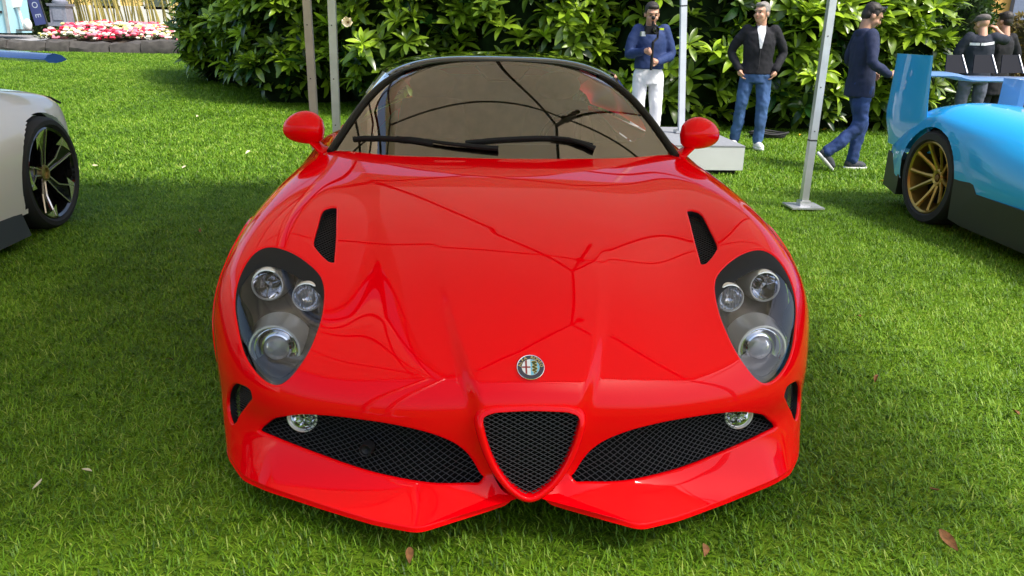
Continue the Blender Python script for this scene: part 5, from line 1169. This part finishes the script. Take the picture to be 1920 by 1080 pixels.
def person(label, loc, rotz, J, outfit):
    """J: joints of the pose (front is -Y); outfit: colours and pieces"""
    t = thing('person', label, 'person', loc, rotz); t.scale = (outfit.get('size', .955),)*3
    sk = outfit.get('skin', M_SKIN); g = lambda k: np.array(J[k], float)
    H = Matrix.Translation(Vector(g('head'))) @ Matrix.Rotation(J.get('yaw', 0), 4, 'Z') @ Matrix.Rotation(J.get('pitch', 0), 4, 'X'); H3 = H.to_3x3()
    hp = lambda x, y, z: H @ Vector((x, y, z))
    mb = MB()
    mb.ball(hp(0, .012, .030), (.076, .096, .088), 20, 14, H3); mb.ball(hp(0, -.020, -.035), (.062, .072, .080), 18, 12, H3); mb.ball(hp(0, -.045, -.080), (.040, .040, .030), 14, 10, H3)
    limb(mb, [hp(0, -.082, .015), hp(0, -.100, -.022)], [.011, .016], 8); mb.ball(hp(0, -.075, .035), (.055, .020, .012), 12, 8, H3)
    for s in (1, -1): mb.ball(hp(s*.078, .010, -.010), (.012, .022, .032), 10, 8, H3); mb.ball(hp(s*.040, -.060, -.030), (.024, .024, .024), 10, 8, H3)
    limb(mb, [g('neck')+[0, .015, -.06], hp(0, .025, -.055)], [.062, .055])
    mb.tube([g('pelvis')+[0, 0, -.06], g('pelvis')+[0, 0, .06], (g('pelvis')+g('chest'))/2, g('chest')+[0, 0, .04], g('neck')+[0, .01, -.04]], [.13, .135, .12, .14, .07], 16, flat=(1.05, .72))
    for s, n_ in ((1, 'l'), (-1, 'r')):
        limb(mb, [g('sh_'+n_)*[.85, 1, 1], g('el_'+n_), g('wr_'+n_)], [.045, .038, .026]); limb(mb, [g('hip_'+n_), g('kn_'+n_), g('an_'+n_)], [.07, .05, .035])
        hd = J['hand_'+n_]; hand(mb, g('wr_'+n_), hd[0], hd[1], hd[2], s)
    organic('body', mb, .0085, sk, t, 3)
    for s in (1, -1): MB().ball(hp(s*.032, -.083, .006), (.012, .007, .0065), 10, 6, H3).obj('eye', M_EYE, t)
    MB().ball(hp(0, -.094, -.055), (.022, .007, .005), 10, 6, H3).obj('mouth', M_LIP, t)
    for s in (1, -1): MB().ball(hp(s*.033, -.090, .030), (.018, .006, .005), 10, 6, H3).obj('eyebrow', outfit.get('hair', M_EYE), t)
    if outfit.get('hair') and not outfit.get('cap'):
        mb = MB().ball(hp(0, .028, .052), (.083, .094, .082), 18, 12, H3).ball(hp(0, -.045, .092), (.062, .040, .030), 14, 8, H3).ball(hp(0, .055, .0), (.072, .060, .075), 14, 10, H3)
        for s in (1, -1): mb.ball(hp(s*.070, .005, .030), (.014, .034, .036), 10, 8, H3)
        organic('hair', mb, .0085, outfit['hair'], t, 2, .003, 60, 3)
    if outfit.get('cap'):
        mb = MB().ball(hp(0, .015, .075), (.092, .112, .062), 18, 10, H3).ball(hp(0, -.02, .060), (.095, .100, .036), 18, 10, H3).ball(hp(0, -.115, .050), (.070, .060, .012), 16, 6, H3)
        organic('cap', mb, .009, outfit['cap'], t, 2)
    # upper garment
    ch, pe = g('chest'), g('pelvis'); mb = MB(); hem = outfit.get('hem', .02)
    mb.tube([pe+[0, 0, -hem-.001], pe+[0, 0, .05], (pe*.55+ch*.45), ch*[1, 1, 1]+[0, -.005, .02], ch+[0, 0, .12], g('neck')+[0, .01, -.015]], [.178 if hem < .1 else .190, .170, .165, .178, .160, .080], 20, flat=(1.06, .74))
    for n_ in 'lr':
        sh, el, wr = g('sh_'+n_), g('el_'+n_), g('wr_'+n_); end = wr*outfit.get('sleeve', .97)+el*(1-outfit.get('sleeve', .97))
        if outfit.get('short'): end = sh*.25+el*.75; limb(mb, [sh*[.8, 1, 1]-[0, 0, .01], (sh+end)/2, end], [.074, .068, .066])
        else: limb(mb, [sh*[.8, 1, 1]-[0, 0, .01], sh*.5+el*.5, el, el*.5+end*.5, end], [.074, .064, .058, .052, .046])
    if outfit.get('collar'): mb.tube([g('neck')+[0, .012, -.05], g('neck')+[0, .012, .012]], [.082, .072], 16)
    up = organic('jacket' if outfit.get('jacket') else 'shirt', mb, .0125, outfit['top'], t, 4, outfit.get('folds', .009), 9, outfit.get('seed', 0))
    # trousers
    mb = MB(); mb.tube([pe+[0, 0, -.13], pe+[0, 0, -.04], pe+[0, 0, .06]], [.158, .162, .148], 18, flat=(1.04, .76))
    for n_ in 'lr':
        hi, kn, an = g('hip_'+n_), g('kn_'+n_), g('an_'+n_); limb(mb, [hi, hi*.5+kn*.5, kn, kn*.5+an*.5, an+[0, 0, .03]], [.096, .088, .073, .068, .064])
    organic('trousers', mb, .0125, outfit['legs'], t, 4, outfit.get('lfolds', .009), 10, outfit.get('seed', 0)+5)
    if outfit.get('belt'): MB().tube([pe+[0, 0, .045], pe+[0, 0, .085]], [.156, .153], 24, flat=(1.07, .78), cap=False).obj('belt', outfit['belt'], t)
    # shoes
    for n_ in 'lr':
        an = g('an_'+n_); fd = Vector(J['foot_'+n_]).normalized(); sd_ = Vector((0, 0, 1)).cross(fd).normalized(); upv = fd.cross(sd_); a = Vector(an)
        Rm = Matrix((sd_, fd, upv)).transposed(); mb = MB().ball(a+fd*.04-upv*.030, (.044, .125, .045), 14, 10, Rm).ball(a-fd*.03-upv*.02, (.042, .055, .055), 14, 10, Rm).ball(a+fd*.10-upv*.04, (.045, .07, .032), 14, 10, Rm)
        shoe = organic('shoe', mb, .010, outfit['shoe'], t, 2); so_ = MB(); V = []
        for zz, kx in ((-.078, .95), (-.076, 1.0), (-.056, 1.02), (-.052, .98)):
            for q in range(20):
                qa = 2*PI*q/20; V.append(tuple(a+fd*(.045+.135*math.cos(qa)*kx)+sd_*(.047*math.sin(qa)*kx)+upv*zz))
        F = [(i*20+q, i*20+(q+1) % 20, (i+1)*20+(q+1) % 20, (i+1)*20+q) for i in range(3) for q in range(20)]+[tuple(range(19, -1, -1)), tuple(range(60, 80))]
        mesh_obj('sole', V, F, outfit.get('sole', M_RUBBER), shoe)
    return t, up
def patch(name, up, pts, m, parent, off=.004, n=14, front=-1):
    bv = BVHTree.FromPolygons([v.co.copy() for v in up.data.vertices], [tuple(p.vertices) for p in up.data.polygons]); poly = np.array(pts, float); lo, hi = poly.min(0), poly.max(0); V = {}; F = []
    xs_ = np.linspace(lo[0], hi[0], n); zs_ = np.linspace(lo[1], hi[1], n*2); L = []
    for j, z in enumerate(zs_):
        # row clipped to the polygon keeps its outline clean
        ins = in_poly(np.stack([np.linspace(lo[0]-.01, hi[0]+.01, 200), np.full(200, z)], 1), poly); xx = np.linspace(lo[0]-.01, hi[0]+.01, 200)[ins]
        if len(xx) < 2: continue
        row = []
        for x in np.linspace(xx[0], xx[-1], n):
            hit = bv.ray_cast(Vector((x, front*1.0, z)), Vector((0, -front, 0)))
            row.append((x, (hit[0].y if hit[0] else (L[-1][0][1] if L else 0))+front*off, z))
        L.append(row)
    V = [p for r_ in L for p in r_]; F = [(j*n+i, j*n+i+1, (j+1)*n+i+1, (j+1)*n+i) for j in range(len(L)-1) for i in range(n-1)]
    o = mesh_obj(name, V, F, m, parent); return o
def cloth(name, c, rough=.85, var=.12, vs=8): return mat(name, c, rough=rough, var=var, vscale=vs, bump=.25, bscale=220, sheen=.0, spec=.25)
M_GREYHAIR = mat('grey_hair', (.22, .20, .18), rough=.7, var=.4, vscale=60); M_DARKHAIR = mat('dark_hair', (.02, .014, .01), rough=.6, var=.4, vscale=60)
M_BLACKCLOTH = cloth('black_knit', (.018, .018, .022)); M_JEANS = cloth('jeans', (.05, .105, .24), var=.45, vs=5); M_NAVYSHIRT = cloth('navy_shirt', (.022, .042, .13), .7); M_WHITECLOTH = cloth('white_cotton', (.74, .75, .78), .8, .05)
M_BLAZER = cloth('navy_blazer', (.022, .030, .070), .8); M_DKJEANS = cloth('blue_jeans', (.028, .055, .165), var=.35, vs=6); M_WHITESHOE = mat('white_shoe', (.72, .72, .72), rough=.6); M_DKSHOE = mat('dark_shoe', (.03, .035, .045), rough=.7)
M_TEE = cloth('dark_tee', (.025, .03, .045)); M_GREYTR = cloth('grey_trousers', (.10, .11, .15)); M_CAP = cloth('grey_cap', (.13, .115, .11), var=.3, vs=30); M_TEAL = cloth('teal_shirt', (.10, .32, .40))
STAND = dict(pelvis=(0, 0, .93), chest=(0, 0, 1.24), neck=(0, .005, 1.455), head=(0, -.02, 1.595), sh_l=(.195, .01, 1.41), sh_r=(-.195, .01, 1.41), el_l=(.28, .05, 1.13), el_r=(-.28, .05, 1.13), wr_l=(.27, -.05, .90), wr_r=(-.27, -.05, .90),
  hip_l=(.092, 0, .90), hip_r=(-.092, 0, .90), kn_l=(.11, -.025, .50), kn_r=(-.11, -.025, .50), an_l=(.13, .01, .082), an_r=(-.13, .01, .082), foot_l=(.25, -1, 0), foot_r=(-.25, -1, 0),
  hand_l=((0, -.1, -1), (-1, 0, 0), .5), hand_r=((0, -.1, -1), (1, 0, 0), .5))
def pose(**k): d = dict(STAND); d.update(k); return d
R = math.radians
# man in the black jacket, hands in his pockets
pa = atz(1402, 281, 0.0)
A, up = person('man in a black zip jacket and blue jeans with hands in his pockets', (pa[0], pa[1], .02), R(-12), pose(head=(-.02, -.03, 1.60), yaw=R(-38), el_l=(.30, .08, 1.14), el_r=(-.31, .08, 1.14), wr_l=(.215, -.06, .955), wr_r=(-.215, -.06, .955), hand_l=((-.35, -.05, -1), (-1, 0, 0), .5), hand_r=((.35, -.05, -1), (1, 0, 0), .5), an_l=(.10, -.05, .082), an_r=(-.17, .04, .082), kn_l=(.11, -.05, .50), kn_r=(-.14, -.01, .50)),
  dict(top=M_BLACKCLOTH, legs=M_JEANS, shoe=M_WHITESHOE, sole=M_WHITESHOE, hair=M_GREYHAIR, jacket=True, collar=True, hem=.03, seed=1, lfolds=.013))
patch('shirt_front', up, [(-.052, 1.475), (.048, 1.475), (.045, 1.40), (.012, 1.20), (-.008, 1.20), (-.05, 1.40)], M_WHITECLOTH, A)
MB().tube([(0, -.135, 1.20), (.003, -.140, 1.08), (.0, -.137, .95)], .004, 5).obj('zip', M_STEEL, A)
# man filming with a stabiliser
pb = aty(1217, 120, 7.4)
Bp, up = person('man in a navy shirt and white trousers filming beside the hedge', (pb[0], 7.4, .0), R(6), pose(head=(-.03, -.07, 1.575), neck=(-.005, -.01, 1.45), pitch=R(16), yaw=R(-6), el_l=(.245, -.03, 1.12), el_r=(-.255, -.02, 1.13), wr_l=(.02, -.25, 1.055), wr_r=(-.16, -.25, 1.17), hand_l=((-1, -.35, .15), (-.2, -1, 0), 1.1), hand_r=((.6, -.6, .2), (.5, -1, 0), 1.1)),
  dict(top=M_NAVYSHIRT, legs=M_WHITECLOTH, shoe=M_WHITESHOE, sole=M_WHITESHOE, hair=M_DARKHAIR, collar=True, hem=-.04, belt=M_BLACK, seed=2, sleeve=.96, lfolds=.008, folds=.007))
GB = thing('camera_stabiliser', 'black handheld camera stabiliser held by the man in white trousers', 'camera', (pb[0], 7.4, 0), R(6)); GB.scale = (.955,)*3; gx, gy = -.085, -.335
MB().tube([(gx, gy, .97), (gx, gy, 1.27)], .016, 10).obj('grip', M_BLACK, GB); MB().tube([(gx, gy, 1.27), (gx+.06, gy+.03, 1.32), (gx+.06, gy+.03, 1.42), (gx, gy+.02, 1.46)], .013, 8).obj('arm', M_BLACK, GB)
cb = MB().box((gx-.03, gy, 1.40), (.14, .06, .09)).obj('camera_body', M_BLACK, GB, False); MB().lathe([(.0005, .035), (.026, .03), (.032, .05), (.036, .05), (.036, 0)], 20, frame_to((0, -1, 0), (gx, gy-.03, 1.405))).obj('lens', M_GLOSSBLACK, cb)
MB().tube([(gx-.02, gy, 1.44), (gx-.015, gy, 1.50)], .012, 8).ball((gx-.015, gy, 1.53), .022).obj('microphone', M_BLACK, cb); MB().box((gx+.085, gy-.005, 1.415), (.05, .03, .022)).obj('monitor', mat('yellow_green_tag', (.45, .60, .02), rough=.4), cb, False)
MB().box((gx-.12, gy+.01, 1.36), (.05, .05, .05)).obj('counterweight', M_ALU, GB, False)
# walking man in the blazer
pc = atz(1592, 320, 0.0)
Cp, up = person('man in a navy blazer walking towards the blue car', (pc[0]+.0, pc[1], .0), R(90), pose(pelvis=(0, .02, .93), chest=(0, .035, 1.24), neck=(0, .055, 1.45), head=(0, .0, 1.58), pitch=R(28), yaw=R(-8), sh_l=(.19, .03, 1.40), sh_r=(-.19, .05, 1.40), el_r=(-.29, .07, 1.13), wr_r=(-.28, -.13, 1.02), hand_r=((.1, -1, -.05), (.9, 0, -.2), 1.0), el_l=(.25, .06, 1.14), wr_l=(.22, -.14, .98), hand_l=((0, -1, -.1), (-1, 0, 0), .8),
  hip_l=(.09, .02, .90), hip_r=(-.09, .02, .90), kn_l=(.10, -.10, .50), an_l=(.09, -.06, .082), foot_l=(.05, -1, 0), kn_r=(-.10, .02, .50), an_r=(-.10, .31, .19), foot_r=(-.05, -.70, -.70)),
  dict(skin=M_SKIN2, top=M_BLAZER, legs=M_DKJEANS, shoe=M_DKSHOE, sole=M_WHITESHOE, hair=M_DARKHAIR, jacket=True, collar=True, hem=.15, seed=3, sleeve=.93, lfolds=.014, folds=.008))
patch('shirt_front', up, [(-.06, 1.45), (.06, 1.45), (.04, 1.30), (.0, 1.12), (-.04, 1.30)], M_TEAL, Cp, .006)
sgm = Matrix.Translation((0, .0, 1.58)) @ Matrix.Rotation(R(-8), 4, 'Z') @ Matrix.Rotation(R(28), 4, 'X'); mb = MB()
for s in (1, -1): mb.ball(sgm @ Vector((s*.040, -.055, .118)), (.032, .012, .022), 12, 8, sgm.to_3x3()); mb.tube([sgm @ Vector((s*.072, -.05, .115)), sgm @ Vector((s*.088, .05, .06))], .004, 5)
sgl = mb.obj('sunglasses', M_GLOSSBLACK); sgl.location = (pc[0]+.0, pc[1], 0); sgl.rotation_euler = (0, 0, R(90)); sgl.scale = (.955,)*3; tag(sgl, 'dark sunglasses pushed up on the head of the walking man', 'sunglasses')
hc = thing('compact_camera', 'small black camera in the hand of the walking man', 'camera', (pc[0]+.0, pc[1], 0), R(90)); hc.scale = (.955,)*3; MB().box((-.235, -.225, 1.02), (.05, .05, .085)).obj('body', M_BLACK, hc, False); MB().lathe([(.0005, .03), (.018, .03), (.022, 0)], 14, frame_to((0, -.3, 1), (-.235, -.225, 1.06))).obj('lens', M_GLOSSBLACK, hc)
# man in the flat cap, seen from behind
pd = aty(1832, 120, 8.7)
Dp, up = person('man in a grey flat cap and dark tee shirt seen from behind', (pd[0], 8.7, 0), R(168), pose(head=(.02, -.05, 1.565), pitch=R(10), yaw=R(25), el_r=(-.36, -.10, 1.36), wr_r=(-.25, -.20, 1.50), hand_r=((.3, -.6, .5), (.6, -.4, -.4), .7), el_l=(.29, -.02, 1.13), wr_l=(.24, -.22, 1.0)),
  dict(top=M_TEE, legs=M_GREYTR, shoe=M_DKSHOE, cap=M_CAP, hair=M_DARKHAIR, short=True, hem=.10, seed=4, lfolds=.012, folds=.008))
bv = BVHTree.FromPolygons([v.co.copy() for v in up.data.vertices], [tuple(p.vertices) for p in up.data.polygons]); V2 = []; F_ = []
for xa, xb in ((-.165, -.055), (-.04, .135)):               # two pale bars of print too small to read
    o_ = len(V2)
    for i in range(13):
        x = xa+(xb-xa)*i/12
        for j in (-1, 1):
            X_, Z_ = -x, 1.315+.017*j+max(0, x)*.16; hit = bv.ray_cast(Vector((X_, 1, Z_)), Vector((0, -1, 0))); V2.append((X_, (hit[0].y if hit[0] else .1)+.005, Z_))
    F_ += [(o_+2*i, o_+2*i+1, o_+2*i+3, o_+2*i+2) for i in range(12)]
mesh_obj('back_lettering', V2, F_, M_WHITECLOTH, Dp, False)
# dark companion beside him
pe_ = aty(1872, 120, 8.95)
person('person in black seen from behind beside the man in the flat cap', (pe_[0], 8.95, 0), R(200), pose(head=(0, -.04, 1.62), pitch=R(5), el_l=(.34, -.08, 1.30), wr_l=(.26, -.24, 1.38), hand_l=((-.3, -.7, .3), (-.6, -.3, -.4), .7)), dict(top=M_BLACKCLOTH, legs=M_BLACKCLOTH, shoe=M_DKSHOE, hair=M_DARKHAIR, jacket=True, hem=.30, seed=6))
# dark figure half hidden behind the walker
pf = atz(1655, 240, 0.0)
person('person in black half hidden behind the walking man in the blazer', (pf[0], pf[1], 0), R(30), pose(), dict(top=M_BLACKCLOTH, legs=M_BLACKCLOTH, shoe=M_DKSHOE, hair=M_DARKHAIR, jacket=True, hem=.12, seed=7))
# ================================================================== plinth, third pole, fallen leaves, cable
c1 = atz(1391, 331, 0.0); c2 = atz(1391, 290, .27); px1 = c1[0]; py1 = c1[1]
pln = thing('plinth', 'low grey display plinth behind the right door mirror of the red car', 'plinth', (px1-.9, py1+.75, 0))
MB().box((0, 0, .17), (1.8, 1.5, .22)).obj('box', mat('pale_grey_laminate', (.55, .57, .58), rough=.5, var=.05, vscale=4), pln, False)
MB().box((0, 0, .288), (1.804, 1.504, .014)).obj('top', mat('grey_carpet', (.22, .23, .25), rough=.9, var=.15, vscale=30), pln, False)
MB().box((0, 0, .03), (1.7, 1.4, .06)).obj('skid', M_BLACK, pln, False); MB().box((.2, -.754, .17), (.004, .004, .22)).obj('seam', M_STEEL, pln, False)
p3 = aty(1278, 240, py1+.95)
pole = thing('tent_pole', 'upright white pole rising behind the plinth and the right door mirror', 'pole', (p3[0], py1+.95, .295))
MB().tube([(0, 0, 0), (-.22, 0, 3.2)], .043, 4).obj('shaft', mat('white_powder_coat', (.60, .64, .70), rough=.4, var=.08, vscale=6), pole, False); MB().tube([(0, 0, .005), (0, 0, .03)], .10, 4).obj('base_plate', M_ALU, pole, False); MB().tube([(-.088, 0, 1.28), (-.0888, 0, 1.292)], .0445, 4).obj('joint', M_STEEL, pole, False)
M_DRY = mat('dry_leaf', (.20, .09, .03), rough=.8, var=.4, vscale=60); M_YEL = mat('yellow_petal', (.75, .45, .03), rough=.6); M_PALE = mat('pale_petal', (.62, .55, .38), rough=.6)
fallen = [(768, 1040, 'dry', .045, 'curled brown leaf on the grass in front of the left half of the bumper'), (1322, 1030, 'dry', .045, 'upright brown leaf on the grass in front of the right half of the bumper'), (1778, 1012, 'dry', .06, 'long brown leaf on the grass at the bottom right'), (1905, 772, 'dry', .04, 'brown leaf on the grass at the right edge'), (1752, 917, 'dry', .035, 'dark leaf scrap on the grass above the long brown leaf'),
  (1643, 708, 'dry', .035, 'small brown leaf on the grass right of the red car'), (1610, 592, 'dry', .035, 'small tan leaf on the grass right of the right headlamp'), (163, 881, 'pale', .03, 'pale leaf stalk on the grass left of the red car'), (70, 908, 'pale', .03, 'pale leaf scrap on the grass at the lower left'), (317, 673, 'dry', .03, 'dark scrap on the shaded grass left of the left headlamp'),
  (178, 310, 'pale', .05, 'pale leaf on the grass beside the white car wheel'), (345, 313, 'pale', .045, 'pale leaf on the lawn between the white and red cars'), (370, 322, 'pale', .04, 'tan leaf on the lawn just left of the red car bonnet'), (465, 285, 'pale', .055, 'tan leaf on the lawn left of the left door mirror'), (370, 218, 'pale', .06, 'pale leaf on the lawn in front of the left end of the hedge'), (210, 186, 'pale', .08, 'pale petal on the far lawn nearest the white car'),
  (1545, 243, 'yel', .07, 'yellow petal on the grass at the foot of the hedge'), (1500, 252, 'yel', .06, 'yellow petal beside the black cable coil'), (1652, 340, 'yel', .06, 'yellow leaf on the grass between the walking man and the blue car'), (1685, 332, 'pale', .05, 'white petal on the grass beside the blue car wheel'), (1637, 243, 'yel', .05, 'orange petal on the grass behind the walking man'), (375, 432, 'dry', .035, 'dark twig scrap on the grass right of the white car wheel')]
fm = {'dry': M_DRY, 'pale': M_PALE, 'yel': M_YEL}
for i, (px, py, kd, L, lab) in enumerate(fallen):
    p = atz(px, py, .035)
    if p[1] > 9: p = atz(px, py, gz(p[0], p[1])*.8+.03)
    V_, F_ = leaf_shape(rng.uniform(-.9, .9), rng.uniform(.2, .9), .22); a = rng.uniform(0, 6.28); R3 = np.array(Matrix.Rotation(a, 3, 'Z') @ Matrix.Rotation(rng.uniform(-.5, .5), 3, 'X'))
    V_ = V_-V_.mean(0); V_ = np.vstack([V_, V_-[0, 0, .02]]); nV = len(V_)//2; F2 = F_+[tuple(k+nV for k in f[::-1]) for f in F_]
    o = mesh_obj('fallen_leaf' if kd != 'yel' else 'fallen_petal', (V_*[1, .8, 1]*L*1.25)@R3.T, F2, fm[kd]); o.location = (p[0], p[1], gz(p[0], p[1])+.036 if p[1] > 9 else .036); tag(o, lab, 'leaf' if kd != 'yel' else 'petal', 'fallen leaves and petals on the lawn')
cc = atz(1440, 256, .03); mb = MB()
for q in range(4): mb.tube([(cc[0]+(.20+.02*q)*math.cos(a), cc[1]+(.14+.01*q)*math.sin(a), .03+.018*q+.01*math.sin(3*a+q)) for a in np.linspace(0, 2*PI, 24)], .013, 6, cap=False)
tag(mb.obj('cable_coil', M_RUBBER), 'black cable coiled on the grass behind the man in the black jacket', 'cable')
